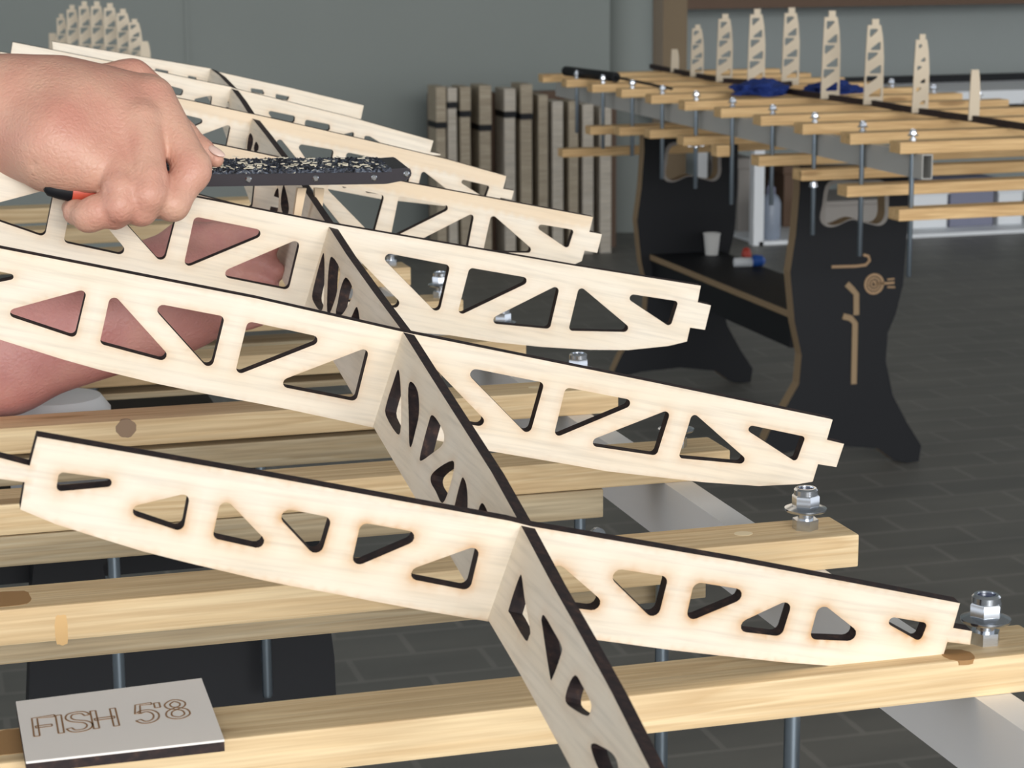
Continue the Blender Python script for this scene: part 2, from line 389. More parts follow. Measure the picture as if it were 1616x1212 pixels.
def extrude_tris(bm, V, T, fa, fb, mi_side):
    A = [bm.verts.new(fa(q)) for q in V]; B = [bm.verts.new(fb(q)) for q in V]
    A2 = {}; B2 = {}; cnt = {}
    for t in T:
        bm.faces.new([A[i] for i in t]).material_index = 0
        bm.faces.new([B[i] for i in reversed(t)]).material_index = 0
        for i in range(3):
            e = (t[i], t[(i+1) % 3]); cnt[tuple(sorted(e))] = cnt.get(tuple(sorted(e)), 0)+1
    for e, c in cnt.items():
        if c == 1: bm.faces.new((A[e[0]], A[e[1]], B[e[1]], B[e[0]])).material_index = mi_side
    for v in A+B:
        if not v.link_faces: bm.verts.remove(v)
def smooth_closed(pts, n=4):
    out = []; m = len(pts)
    for i in range(m):
        p0, p1, p2, p3 = (np.array(pts[(i+j-1) % m], float) for j in range(4))
        for k in range(n):
            t = k/n; out.append(tuple(.5*((2*p1)+(-p0+p2)*t+(2*p0-5*p1+4*p2-p3)*t*t+(-p0+3*p1-3*p2+p3)*t**3)))
    return out
LY1 = hit(1449, 730, 2, 0)[1]; LY2 = hit(1192, 604, 2, 0)[1]
leg_px = [(1262, 262), (1262, 300), (1256, 370), (1247, 430), (1254, 508), (1265, 561), (1261, 606), (1239, 645), (1215, 680), (1200, 712), (1212, 722), (1250, 712), (1321, 703), (1385, 708), (1410, 726), (1430, 731), (1450, 728), (1454, 703), (1432, 668), (1409, 624), (1398, 570), (1401, 526), (1414, 494), (1425, 450), (1432, 366), (1434, 300), (1434, 262)]
bf = [(1312, 292), (1303, 325), (1300, 344), (1308, 354), (1322, 354), (1344, 345), (1366, 350), (1384, 353), (1394, 344), (1396, 325), (1391, 292), (1352, 290)]
O_leg = flat_poly(leg_px, LY1)
def leg(name, yv, dx, label, sc=1.0, only=None, thick=.030):
    t = thing('trestle_stand', label, 'trestle leg', (0, yv, 0), 0, 'black trestle legs')
    O = [(p[0]+dx, max(p[1], 0.0)) for p in O_leg]; H_ = [(p[0]+dx, p[1]) for p in smooth_closed(flat_poly(bf, LY1), 4)]
    bm = bmesh.new(); prism_y(bm, O, 0, thick, [H_])
    bm_obj('leg_board', bm, [M_black, M_edge], t)
    # pale rim round the butterfly opening
    c = np.mean(H_, 0); Hi = H_; Ho = [tuple(c+(np.array(p)-c)*1.13) for p in H_]
    bm = bmesh.new(); prism_y(bm, Ho, -.0012, .0006, [Hi], 0); bm_obj('opening_rim', bm, M_rim, t)
    return t
t1 = leg('a', LY1, 0, 'black hourglass trestle leg with engraved target emblem under the near end of the far table')
t2 = leg('b', LY2, hit(1192, 604, 2, 0)[0]-hit(1449, 730, 2, 0)[0]-.012, 'black hourglass trestle leg at the far end of the far table, behind the white cup')
# engraved marks on the near leg: hook, slots, concentric target with key
def strip(parent, name, pts, wd, m=M_engr):
    P = [np.array((hit(x, y, 1, LY1)[0], hit(x, y, 1, LY1)[2])) for x, y in pts]; bm = bmesh.new(); rows = []
    for i, p in enumerate(P):
        d = P[min(i+1, len(P)-1)]-P[max(0, i-1)]; d = d/np.linalg.norm(d); nn = np.array((-d[1], d[0]))*wd/2
        rows.append([bm.verts.new((q[0], yy, q[1])) for yy in (-.0015, .0008) for q in (p+nn, p-nn)])
    for a_, b2 in zip(rows, rows[1:]):
        for i, j in ((0, 1), (1, 3), (3, 2), (2, 0)): bm.faces.new((a_[i], a_[j], b2[j], b2[i]))
    for r_ in (rows[0], rows[-1]): bm.faces.new((r_[0], r_[1], r_[3], r_[2]))
    return bm_obj(name, bm, m, parent)
strip(t1, 'engraved_hook', [(1312, 421), (1350, 420), (1366, 418), (1372, 411), (1370, 404), (1362, 402)], .005)
strip(t1, 'slot_edge', [(1336, 448), (1344, 456), (1351, 464), (1351, 497)], .011, M_edge)
strip(t1, 'slot_edge', [(1330, 499), (1342, 502), (1349, 510), (1348, 560), (1347, 606)], .011, M_edge)
cc = hit(1379, 448, 1, LY1)
def ring_pts(r, n=32): return [(cc[0]+r*math.cos(6.2832*i/n), cc[2]+r*math.sin(6.2832*i/n)) for i in range(n)]
bm = bmesh.new()
for ro, ri in ((.0195, .0150), (.0128, .0095), (.0070, .0040)):
    prism_y(bm, ring_pts(ro), -.0015, .0008, [ring_pts(ri)], 0)
bm_obj('engraved_target', bm, M_engr, t1)
strip(t1, 'engraved_key', [(1379, 447), (1398, 447), (1411, 446)], .004)
strip(t1, 'engraved_key', [(1400, 441), (1411, 440)], .003); strip(t1, 'engraved_key', [(1400, 453), (1412, 453)], .003)
# shelf between the legs with black apron
sz = hit(1255, 494, 1, LY1)[2]; sx = hit(1255, 494, 1, LY1)[0]
sh = thing('trestle_shelf', 'black pale edged shelf between two trestle stands, white cup on it', 'shelf', (sx, LY1, sz))
boxo('shelf_top', (-.0, .16, .03, LY2-LY1+.0, -.012, 0), [M_black], sh, 0)
boxo('shelf_edge', (-.002, .0, .03, LY2-LY1, -.012, 0), M_edge, sh)
boxo('apron', (.004, .022, .03, LY2-LY1, -.07, -.012), M_black, sh)
# things on the shelf
def on_shelf(px, py):
    return hit(px, py, 2, sz)
p = on_shelf(1123, 402)
c = thing('paper_cup', 'small white paper cup standing on the black trestle shelf', 'cup', tuple(p))
bm = bmesh.new(); lathe(bm, [(.0135, 0), (.0178, .044), (.0190, .0445), (.0190, .0465), (.0172, .0465), (.0130, .002)], 28, cap=False); bm.faces.ensure_lookup_table()
bm_obj('cup_body', bm, M_cup, c, smooth=True)
bm = bmesh.new(); lathe(bm, [(.0135, 0), (.0130, .002)], 28); bm_obj('cup_base', bm, M_cup, c)
p = on_shelf(1180, 422)
g = thing('glue_bottle', 'small white bottle with blue cap lying on the black trestle shelf', 'bottle', tuple(p), -.25)
bm = bmesh.new(); lathe(bm, [(.004, -.03), (.010, -.028), (.010, 0.008), (.006, .013)], 20, (0, 0, .0105), 'x'); bm_obj('bottle_body', bm, M_white, g, smooth=True)
bm = bmesh.new(); lathe(bm, [(.0115, .010), (.013, .014), (.011, .03), (.004, .036)], 20, (0, 0, .0135), 'x'); bm_obj('bottle_cap', bm, M_bplas, g, smooth=True)
p = on_shelf(1178, 405)
g = thing('red_clip', 'small red plastic clip on the shelf behind the blue capped bottle', 'clip', tuple(p))
bm = bmesh.new(); lathe(bm, [(.010, 0), (.011, .004), (.008, .016), (.003, .020)], 14); bm_obj('clip_body', bm, M_red, g, smooth=True)

# near table leg seen through the gaps
NY = 1.45
nl = [(54, 880), (50, 930), (47, 1060), (44, 1160), (60, 1240), (90, 1290), (480, 1290), (520, 1200), (531, 1110), (528, 1040), (520, 975), (505, 880)]
O = [(p[0], p[1]) for p in flat_poly(nl, NY)]
zlo = min(p[1] for p in O); cxn = sum(p[0] for p in O)/len(O)
full = [(O[0][0], ZT-ST-.05)]+O[:6]+[(cxn-.07, .35), (cxn-.09, .18), (cxn-.16, .03), (cxn-.15, 0), (cxn-.11, 0), (cxn-.08, .02), (cxn+.08, .02), (cxn+.11, 0), (cxn+.15, 0), (cxn+.16, .03), (cxn+.09, .18), (cxn+.07, .35)]+O[6:]+[(O[-1][0], ZT-ST-.05)]
hb = flat_poly(smooth_closed([(176, 880), (172, 930), (168, 960), (200, 985), (250, 975), (300, 982), (345, 972), (352, 930), (350, 880)], 3), NY)
t = thing('trestle_stand', 'black trestle leg of the near table, seen through the gap above the engraved tag', 'trestle leg', (0, NY, 0), 0, 'black trestle legs')
bm = bmesh.new(); prism_y(bm, full, 0, .03, [hb]); bm_obj('leg_board', bm, [M_black, M_black], t)
# shelf of the near trestle, dark under the middle slats
boxo('trestle_shelf', (-.10, .27, NY+.032, 2.6, .532, .55), M_black)
tag(bpy.data.objects['trestle_shelf.001'] if 'trestle_shelf.001' in bpy.data.objects else bpy.data.objects['trestle_shelf'], 'black shelf board under the near table, seen as dark gaps between slats', 'shelf')
# white tub under the near table
p = hit(90, 619, 1, 1.545)
b = thing('plastic_tub', 'white round plastic tub in the gap below the slats at the left edge', 'tub', (p[0], 1.545, .5505))
hb_ = p[2]-.5505
bm = bmesh.new(); lathe(bm, [(.032, 0), (.036, .01), (.036, hb_-.02)], 36); bm_obj('tub_body', bm, M_white, b, smooth=True)
bm = bmesh.new(); lathe(bm, [(.0375, hb_-.024), (.0375, hb_-.012), (.031, hb_-.003), (.014, hb_), (.002, hb_)], 36); bm_obj('tub_lid', bm, M_white, b, smooth=True)

# marks in the pine that belong to single slats
M_knot = mat('grey_knot', (.30, .20, .13), .7); M_resin = mat('orange_resin', (.72, .46, .20), .5); M_knot2 = mat('brown_knot', (.38, .21, .08), .7); M_plug = mat('pale_plug', (.88, .74, .50), .6)
def mark(slat_obj, name, face, px, py, rx, ry, m, seed=0):
    sl = bpy.data.objects[slat_obj]; y0 = sl.location.y
    q = hit(px, py, 1, y0) if face == 'front' else hit(px, py, 2, ZT); rnd = random.Random(seed); bm = bmesh.new(); n = 22; A = []; B = []
    for i in range(n):
        a = 6.2832*i/n; j = (1+rnd.uniform(-.05, .05))*(1/max(abs(math.cos(a)), abs(math.sin(a)))**.7 if 'streak' in name else 1)
        if face == 'front': u_, w_ = q[0]+rx*j*math.cos(a), q[2]+ry*j*math.sin(a); A.append(bm.verts.new((u_, y0-.00012, w_))); B.append(bm.verts.new((u_, y0+.002, w_)))
        else: u_, w_ = q[0]+rx*j*math.cos(a), q[1]+ry*j*math.sin(a); A.append(bm.verts.new((u_, w_, ZT+.00012))); B.append(bm.verts.new((u_, w_, ZT-.002)))
    bm.faces.new(A); bm.faces.new(B[::-1])
    for i in range(n): bm.faces.new((A[i], A[(i+1) % n], B[(i+1) % n], B[i]))
    o = bm_obj(name, bm, m, sl); o.matrix_parent_inverse = Matrix.Translation(-sl.location); return o
mark('pine_slat.003', 'knot', 'front', 199, 676, .0068, .0062, M_knot, 1)
mark('pine_slat.001', 'resin_streak', 'front', 97, 994, .0030, .0076, M_resin, 3)
mark('pine_slat.001', 'resin_streak', 'top', 12, 945, .0110, .012, M_knot2, 4)
mark('pine_slat', 'resin_streak', 'top', 8, 1172, .0090, .014, M_knot2, 5)
mark('pine_slat.001', 'wood_plug', 'top', 1173, 842, .0050, .0042, M_plug, 6); mark('pine_slat.003', 'wood_plug', 'top', 842, 611, .0040, .0030, M_plug, 7)
mark('pine_slat', 'knot', 'top', 1512, 1034, .007, .008, M_knot2, 8)

# ------------------------------------------------------------------ plates cut from plywood
class Plane:
    def __init__(s, P, n, e1):
        s.P = np.array(P, float); s.n = np.array(n, float)/np.linalg.norm(n)
        e1 = np.array(e1, float); e1 = e1-s.n*(e1@s.n); s.e1 = e1/np.linalg.norm(e1); s.e2 = np.cross(s.n, s.e1)
    def unp(s, px, py):
        d = ray(px, py); t = ((s.P-CAM)@s.n)/(d@s.n); q = CAM+d*t-s.P; return (q@s.e1, q@s.e2)
    def w(s, a, b, c=0): return s.P+s.e1*a+s.e2*b+s.n*c
def fillet(pts, r, n=5):
    out = []; m = len(pts)
    for i in range(m):
        p = np.array(pts[i]); a = np.array(pts[i-1]); b = np.array(pts[(i+1) % m])
        u = (a-p); lu = np.linalg.norm(u); u = u/lu; v = b-p; lv = np.linalg.norm(v); v = v/lv
        th = math.acos(max(-1, min(1, u@v))); d = r/math.tan(th/2); d = min(d, .48*lu, .48*lv); rr = d*math.tan(th/2)
        c = p+(u+v)/np.linalg.norm(u+v)*rr/math.sin(th/2)
        p1 = p+u*d; p2 = p+v*d
        a1 = math.atan2(*(p1-c)[::-1]); a2 = math.atan2(*(p2-c)[::-1]); da = (a2-a1+math.pi) % (2*math.pi)-math.pi
        for k in range(n+1): out.append((c[0]+rr*math.cos(a1+da*k/n), c[1]+rr*math.sin(a1+da*k/n)))
    return out
def plate(name, pl, outline, holes, thick, parent, mats, grid=.003, band=0.0, mm=None, scorch=.28):
    O = [pl.unp(*p) for p in outline]
    Hs = []
    for h in holes:
        q = [pl.unp(*p) for p in h['p']]
        Hs.append(fillet(q, h['r']) if h['r'] else smooth_closed(q, 3))
    def dens(P):
        out = []
        for i, a in enumerate(P):
            b = P[(i+1) % len(P)]; L_ = math.dist(a, b); k = max(1, int(L_/(grid*1.6)))
            out += [(a[0]+(b[0]-a[0])*j/k, a[1]+(b[1]-a[1])*j/k) for j in range(k)]
        return out
    O = dens(O); Hs = [dens(h) for h in Hs]
    B = np.array(O+[p for h in Hs for p in h])
    lo, hi = np.array(O).min(0), np.array(O).max(0)
    G = np.array([(x, y) for i, x in enumerate(np.arange(lo[0], hi[0], grid)) for y in np.arange(lo[1]+(i % 2)*grid/2, hi[1], grid)])
    G = G[inside(G, O)]
    for h in Hs: G = G[~inside(G, h)]
    if len(G):
        D = np.concatenate([np.sqrt(((G[i:i+400, None]-B[None])**2).sum(2)).min(1) for i in range(0, len(G), 400)])
        G = G[D > grid*.45]
    verts = []; edges = []
    for P in [O]+Hs:
        s = len(verts); verts += P; edges += [(s+i, s+(i+1) % len(P)) for i in range(len(P))]
    verts += [tuple(g) for g in G]
    r = geometry.delaunay_2d_cdt([Vector(v) for v in verts], edges, [], 0, 1e-8)
    V = np.array([tuple(v) for v in r[0]]); T = np.array([f for f in r[2] if len(f) == 3])
    C = V[T].mean(1); keep = inside(C, O)
    for h in Hs: keep &= ~inside(C, h)
    T = T[keep]
    a = V[T]; area2 = (a[:, 1, 0]-a[:, 0, 0])*(a[:, 2, 1]-a[:, 0, 1])-(a[:, 1, 1]-a[:, 0, 1])*(a[:, 2, 0]-a[:, 0, 0])
    T = T[np.abs(area2) > 1e-12]
    D = np.concatenate([np.sqrt(((V[i:i+400, None]-B[None])**2).sum(2)).min(1) for i in range(0, len(V), 400)])
    holeB = np.array([p for h in Hs for p in h]) if Hs else B
    DH = np.concatenate([np.sqrt(((V[i:i+400, None]-holeB[None])**2).sum(2)).min(1) for i in range(0, len(V), 400)])
    burn = np.maximum(np.exp(-D/.0017)*.5, np.exp(-DH/.0032)*.85)*scorch
    cnt = {}
    for t in T:
        for i in range(3):
            e = (int(t[i]), int(t[(i+1) % 3])); k = (min(e), max(e)); cnt.setdefault(k, []).append(e)
    be = [v[0] for v in cnt.values() if len(v) == 1]
    n = len(V); F_ = [pl.w(*q) for q in V]; Bk = [pl.w(q[0], q[1], thick) for q in V]
    verts3 = F_+Bk+F_+Bk
    faces = [tuple(map(int, t)) for t in T]+[tuple(int(i)+n for i in t[::-1]) for t in T]+[(2*n+b, 2*n+a, 3*n+a, 3*n+b) for a, b in be]
    me = bpy.data.meshes.new(name); me.from_pydata([tuple(v) for v in verts3], [], faces)
    mi = [0]*(2*len(T))+[1]*len(be); me.polygons.foreach_set('material_index', mi)
    at = me.attributes.new('burn', 'FLOAT', 'POINT'); at.data.foreach_set('value', np.concatenate([burn, burn, burn, burn]).astype(np.float32))
    gr = np.concatenate([V, np.full((n, 1), random.random()*9)], 1); gr = np.concatenate([gr]*4).astype(np.float32)
    at = me.attributes.new('grain', 'FLOAT_VECTOR', 'POINT'); at.data.foreach_set('vector', gr.ravel())
    if band:
        # strip of paler glue-stained veneer along the upper edge
        top = np.array([pl.unp(*p) for p in mm]); k = (top[1][1]-top[0][1])/(top[1][0]-top[0][0])
        d = np.abs(V[:, 1]-(top[0][1]+k*(V[:, 0]-top[0][0]))); bd = np.clip((band-d)/.0015+.5, 0, 1)*.55
    else: bd = np.zeros(n)
    at = me.attributes.new('band', 'FLOAT', 'POINT'); at.data.foreach_set('value', np.concatenate([bd]*4).astype(np.float32))
    bmx = bmesh.new(); bmx.from_mesh(me); loose = [v for v in bmx.verts if not v.link_faces]; bmesh.ops.delete(bmx, geom=loose, context='VERTS'); bmx.to_mesh(me); bmx.free()
    return link(name, me, mats, parent)

def Hc(ox, oy, pts, r, s=4.0): return dict(p=[(ox+x/s, oy+y/s) for x, y in pts], r=r)
v_ax = np.array([.01049, .99945, -.03158]); u_ax = np.array([.96986, -.01786, -.24301])
Pr = np.array([.23448, .808, -.23226])+CAM
yy = [0, .2688, .517, .7245, .9045, 1.0495, 1.1975]
RP = [Plane(Pr+v_ax*y, v_ax+np.array((0, 0, q)), u_ax) for y, q in zip(yy, (.19, .15, .13, .12, .10, .08, .06))]
frame = thing('surfboard_frame', 'large surfboard skeleton of pale plywood ribs on a stringer, held over the near table', 'frame', (0, 0, 0))
PM = [M_ply, M_burn]
# nearest rib
o1 = [(59, 689), (404, 749), (804, 822), (840, 831), (1164, 886), (1340, 919), (1515, 952), (1504, 991), (1534, 996), (1531, 1017.5), (1495, 1013), (1485, 1046), (1482, 1048), (1452, 1052), (1402, 1054.5), (1340, 1053), (1240, 1045.5), (1140, 1035), (1060, 1026), (942, 1010), (850, 995), (772, 981), (662, 962.5), (530, 937.5), (455, 924), (400, 912.5), (300, 889), (225, 870), (147, 846), (87, 827), (32, 804), (39, 761), (-14, 754), (-10, 720), (47, 735)]
h1 = [Hc(0, 660, [(372, 338), (706, 383), (704, 432), (352, 464)], 0.00189), Hc(0, 660, [(1203, 468), (738, 579), (1155, 720)], 0.00257), Hc(0, 660, [(1400, 482), (1752, 848), (1340, 757)], 0.00270),
      Hc(400, 740, [(86, 227), (496, 308), (416, 580)], 0.00311), Hc(400, 740, [(678, 337), (1119, 415), (611, 632)], 0.00297), Hc(400, 740, [(1437, 475), (881, 674), (1366, 769)], 0.00297),
      Hc(760, 800, [(453, 325), (853, 673), (391, 613)], 0.00324), Hc(760, 800, [(733, 370), (1180, 441), (1106, 735)], 0.00324), Hc(760, 800, [(1342, 472), (1754, 538), (1283, 735)], 0.00324),
      Hc(1140, 860, [(452, 330), (374, 578), (13, 535)], 0.00311), Hc(1140, 860, [(613, 354), (938, 611), (548, 596)], 0.00324), Hc(1140, 860, [(919, 428), (1296, 493), (1248, 612)], 0.00203)]
plate('rib', RP[0], o1, h1, .0062, frame, PM, .0028, scorch=.95)
o2 = [(-118, 366), (0, 392), (404, 471), (630, 522.5), (652, 527), (1034, 604), (1310, 661), (1314, 662.5), (1305, 694), (1332, 700.5), (1320, 737), (1291, 732.5), (1282.5, 760), (1260, 764), (1197.5, 767), (1110, 761), (1035, 752.5), (960, 744), (880, 730), (767.5, 711), (680, 693), (590, 675), (455, 646), (404, 636), (330, 622.5), (250, 606), (162.5, 585), (100, 567.5), (0, 536), (-60, 512), (-110, 492), (-138, 470), (-130, 427), (-160, 418), (-155, 393), (-125, 400)]
h2 = [Hc(0, 370, [(-280, 175), (-260, 180), (160, 268), (-300, 360)], .0015), Hc(0, 370, [(-8, 494), (552, 341), (477, 655)], .0024), Hc(0, 370, [(701, 359), (1119, 822), (628, 690)], .0027), Hc(0, 370, [(933, 425), (1420, 518), (1333, 869)], .0028),
      Hc(330, 470, [(243, 147), (758, 259), (159, 495)], .0026), Hc(330, 470, [(1016, 306), (386, 548), (929, 654)], .0027),
      Hc(630, 510, [(170, 226), (590, 662), (75, 585)], .0026), Hc(630, 510, [(381, 269), (917, 376), (821, 718)], .0028), Hc(630, 510, [(1050, 404), (1527, 496), (971, 729)], .0026),
      Hc(960, 560, [(399, 339), (305, 636), (-179, 565)], .0026), Hc(960, 560, [(532, 359), (912, 694), (442, 652)], .0023), Hc(960, 560, [(792, 422), (1245, 517), (1186, 678)], .0020)]
plate('rib', RP[1], o2, h2, .0062, frame, PM, .0032, scorch=.5)
o3 = [(-112, 228), (0, 251), (307, 311), (515, 352), (904, 419), (1106, 451), (1101, 477), (1122, 482), (1112.5, 520.5), (1089, 517), (1084, 539), (1055, 546), (992, 552.5), (930, 552), (855, 547.5), (780, 540), (710, 529), (600, 520), (476, 503), (350, 488), (200, 462), (60, 425), (0, 405), (-80, 370), (-104, 350), (-98, 320), (-122, 314), (-118, 285), (-106, 290)]
h3 = [Hc(0, 290, [(345, 25), (283, 337), (-200, 170)], .003), Hc(0, 290, [(470, 28), (835, 464), (400, 370)], .003), Hc(0, 290, [(656, 98), (1118, 190), (1032, 516)], .0033),
      Hc(260, 260, [(187, 326), (676, 424), (114, 658)], .003), Hc(260, 260, [(862, 460), (782, 791), (310, 697)], .0031),
      Hc(500, 300, [(170, 343), (573, 754), (90, 690)], .003), Hc(500, 300, [(370, 384), (842, 474), (770, 791)], .003), Hc(500, 300, [(963, 489), (1382, 561), (882, 801)], .0027),
      Hc(780, 340, [(418, 431), (351, 717), (-73, 677)], .0028), Hc(780, 340, [(537, 440), (891, 737), (467, 728)], .0026), Hc(780, 340, [(777, 483), (1163, 542), (1112, 706)], .0024)]
plate('rib', RP[2], o3, h3, .0062, frame, PM, .004)
o4 = [(-78, 150), (160, 192), (337, 227), (447, 250), (647, 289), (936, 342.5), (930, 366), (950, 369.5), (942.5, 399), (922.5, 395.5), (918, 412), (907, 417), (860, 416), (780, 408), (680, 397), (560, 382), (412, 362), (300, 342), (150, 310), (0, 265), (-70, 240), (-84, 215)]
h4 = [dict(p=[(478, 280), (562, 385), (472, 362)], r=.003), dict(p=[(505, 287), (607, 308), (589, 373)], r=.0028), Hc(560, 240, [(278, 275), (629, 345), (223, 548)], .0024), Hc(560, 240, [(757, 378), (706, 640), (300, 611)], .0024),
      Hc(560, 240, [(862, 387), (1147, 637), (808, 632)], .0024), Hc(560, 240, [(1095, 443), (1384, 491), (1345, 612)], .0022),
      dict(p=[(405, 262), (398, 330), (285, 300)], r=.0028), dict(p=[(244, 224), (355, 247), (228, 302)], r=.0028), dict(p=[(212, 218), (196, 296), (110, 192)], r=.0028), dict(p=[(100, 195), (160, 284), (85, 262)], r=.0028), dict(p=[(66, 190), (50, 255), (-20, 215)], r=.0028)]
plate('rib', RP[3], o4, h4, .0062, frame, PM, .004, .0095, [(447, 250), (936, 342.5)])
o5 = [(-40, 94), (180, 135), (300, 159), (392.5, 179), (407, 182), (560, 217), (704, 251), (799, 278), (794, 298), (811, 301), (807.5, 315), (790, 312), (785, 321), (770, 326), (700, 325), (600, 314), (480, 291), (375, 266), (250, 240), (100, 205), (-30, 165)]
h5 = [dict(p=[(438, 213), (500, 289), (432, 262)], r=.0025), dict(p=[(466, 226), (527, 236.5), (515, 300)], r=.0025), dict(p=[(547, 240), (628, 257), (538, 300)], r=.0024), dict(p=[(650, 262), (640, 310), (565, 303)], r=.0022),
      dict(p=[(666, 268), (722, 312), (657, 306)], r=.0022), dict(p=[(712, 279), (773, 293.5), (766, 313)], r=.0018),
      dict(p=[(365, 195), (355, 243), (285, 225)], r=.0022), dict(p=[(262, 174), (329, 190), (250, 224)], r=.0022), dict(p=[(243, 168), (232, 216), (165, 150)], r=.0022)]
plate('rib', RP[4], o5, h5, .0062, frame, PM, .004, .0095, [(407, 182), (799, 278)])
o6 = [(20, 66.5), (190, 100), (300, 124), (363, 137), (371, 140), (550, 184), (684, 222), (679, 240), (695, 243), (695, 245), (678.5, 245), (650, 243), (560, 226), (470, 207), (346, 183), (200, 152), (60, 118), (16, 93), (17, 89), (0, 85), (0, 82), (17, 85)]
h6 = [Hc(300, 90, [(482, 335), (664, 372), (658, 418), (515, 385)], .0022), Hc(300, 90, [(727, 394), (880, 425), (885, 462), (850, 468), (722, 438)], .002), Hc(300, 90, [(1036, 470), (1030, 530), (900, 505)], .0016), Hc(300, 90, [(1100, 495), (1135, 500), (1260, 578), (1100, 545)], .0016),
      dict(p=[(335, 150), (333, 168), (298, 158)], r=.0015), dict(p=[(256, 132), (290, 141), (287, 151), (262, 148)], r=.002), dict(p=[(190, 120), (235, 130), (228, 142), (200, 136)], r=.002)]
plate('rib', RP[5], o6, h6, .0062, frame, PM, .004)
o7 = [(82, 65.5), (331, 108), (342, 113), (460, 139), (574, 166.5), (569.5, 188), (470, 172), (331, 142), (200, 116), (85, 92)]
h7 = [Hc(300, 90, [(382, 196), (458, 207), (472, 238), (385, 222)], .001), Hc(300, 90, [(540, 232), (628, 250), (615, 275), (540, 262)], .001), dict(p=[(244, 107.5), (266, 112), (264, 120), (246, 115)], r=.001), dict(p=[(296, 119), (310, 122), (309, 130), (298, 127)], r=.001)]
plate('rib', RP[6], o7, h7, .0062, frame, PM, .004)
# stringer
SP = Plane(np.array([.25733, 1.47565, -.18368])+CAM, (.95417, -.01179, -.29904), (0, 1, 0))
top = [(326, 107), (331, 108), (345, 118), (363, 137), (378, 157), (392, 179), (418, 212), (445, 248), (458, 262), (484, 306), (515, 352), (547, 402), (590, 462), (636, 524), (683, 599), (730, 673), (775, 744), (821, 827), (869, 918), (915, 1000), (965, 1092), (1025, 1212), (1066, 1300)]
bot = [(944, 1300), (901, 1212), (882, 1176), (821, 1064), (772, 981), (712, 880), (655, 785), (590, 675), (556, 621), (526, 570), (476, 503), (445, 440), (412, 365), (374, 264), (346, 186), (322, 143), (318, 139)]
sh_ = [Hc(760, 909, [(238, 6), (255, 14), (270, 130), (306, 335), (300, 378), (276, 405), (182, 242), (174, 200)], 0), Hc(760, 909, [(395, 248), (378, 270), (385, 330), (430, 625), (448, 642), (500, 500), (503, 440), (450, 340)], 0),
       Hc(760, 909, [(590, 625), (545, 700), (530, 790), (580, 840), (665, 884), (688, 850), (688, 795), (635, 690)], 0), Hc(760, 909, [(710, 1056), (690, 1082), (730, 1200), (790, 1290), (860, 1300), (858, 1180), (820, 1115), (760, 1078)], 0),
       Hc(330, 470, [(1190, 455), (1203, 490), (1212, 640), (1210, 820), (1187, 860), (1115, 740), (1122, 660), (1160, 540)], 0),
       Hc(630, 510, [(78, 370), (57, 410), (60, 600), (63, 755), (76, 778), (100, 690), (125, 570), (118, 435)], 0), Hc(630, 510, [(205, 580), (182, 640), (150, 760), (130, 850), (142, 868), (210, 820), (272, 768), (282, 700), (245, 620)], 0),
       Hc(630, 510, [(335, 868), (346, 912), (325, 1010), (292, 1110), (265, 1132), (230, 1060), (200, 1005), (205, 955), (260, 905)], 0), Hc(630, 510, [(405, 975), (385, 1010), (350, 1150), (330, 1250), (420, 1235), (430, 1060)], 0), Hc(630, 510, [(525, 1135), (500, 1180), (480, 1290), (590, 1290), (560, 1195)], 0),
       Hc(260, 260, [(1005, 562), (985, 600), (950, 730), (930, 830), (950, 885), (978, 918), (1000, 895), (1008, 720)], 0), Hc(260, 260, [(1055, 580), (1036, 640), (1026, 800), (1025, 920), (1040, 940), (1075, 850), (1095, 760), (1106, 660)], 0),
       Hc(260, 260, [(1140, 712), (1110, 780), (1092, 870), (1080, 940), (1120, 945), (1165, 870), (1188, 810), (1175, 750)], 0), Hc(260, 260, [(1215, 898), (1190, 935), (1170, 1000), (1228, 1000)], 0),
       Hc(300, 90, [(350, 485), (330, 540), (318, 575), (338, 588), (352, 570), (358, 520)], 0), Hc(300, 90, [(380, 480), (366, 515), (359, 590), (375, 600), (390, 570), (398, 515)], 0), Hc(300, 90, [(415, 535), (402, 575), (412, 600), (428, 590), (432, 560)], 0),
       Hc(300, 90, [(240, 280), (227, 300), (230, 325), (247, 320), (248, 295)], 0),
       dict(p=[(438, 296), (428, 322), (425, 345), (436, 338), (440, 318)], r=0), dict(p=[(447, 292), (443, 322), (450, 345), (456, 330), (452, 305)], r=0)]
plate('stringer', SP, top+bot, sh_, .0062, frame, PM, .004)
# splice pieces behind the file
def plane_box(parent, name, pl, px, thick, m, off=0):
    bm = bmesh.new(); P = [pl.unp(*q) for q in px]
    A = [bm.verts.new(pl.w(a, b, off)) for a, b in P]; B = [bm.verts.new(pl.w(a, b, off+thick)) for a, b in P]
    bm.faces.new(A); bm.faces.new(B[::-1])
    for i in range(len(P)):
        j = (i+1) % len(P); bm.faces.new((A[i], A[j], B[j], B[i]))
    return bm_obj(name, bm, m, parent)
pj = Plane(Pr+v_ax*.60, v_ax, u_ax)
plane_box(frame, 'splice_block', pj, [(497, 297), (512, 298), (509, 326), (497, 312)], .006, M_raw)
plane_box(frame, 'splice_plate', Plane(Pr+v_ax*.575, v_ax, u_ax), [(470, 297), (484, 297), (475, 342), (464, 339)], .006, M_raw)

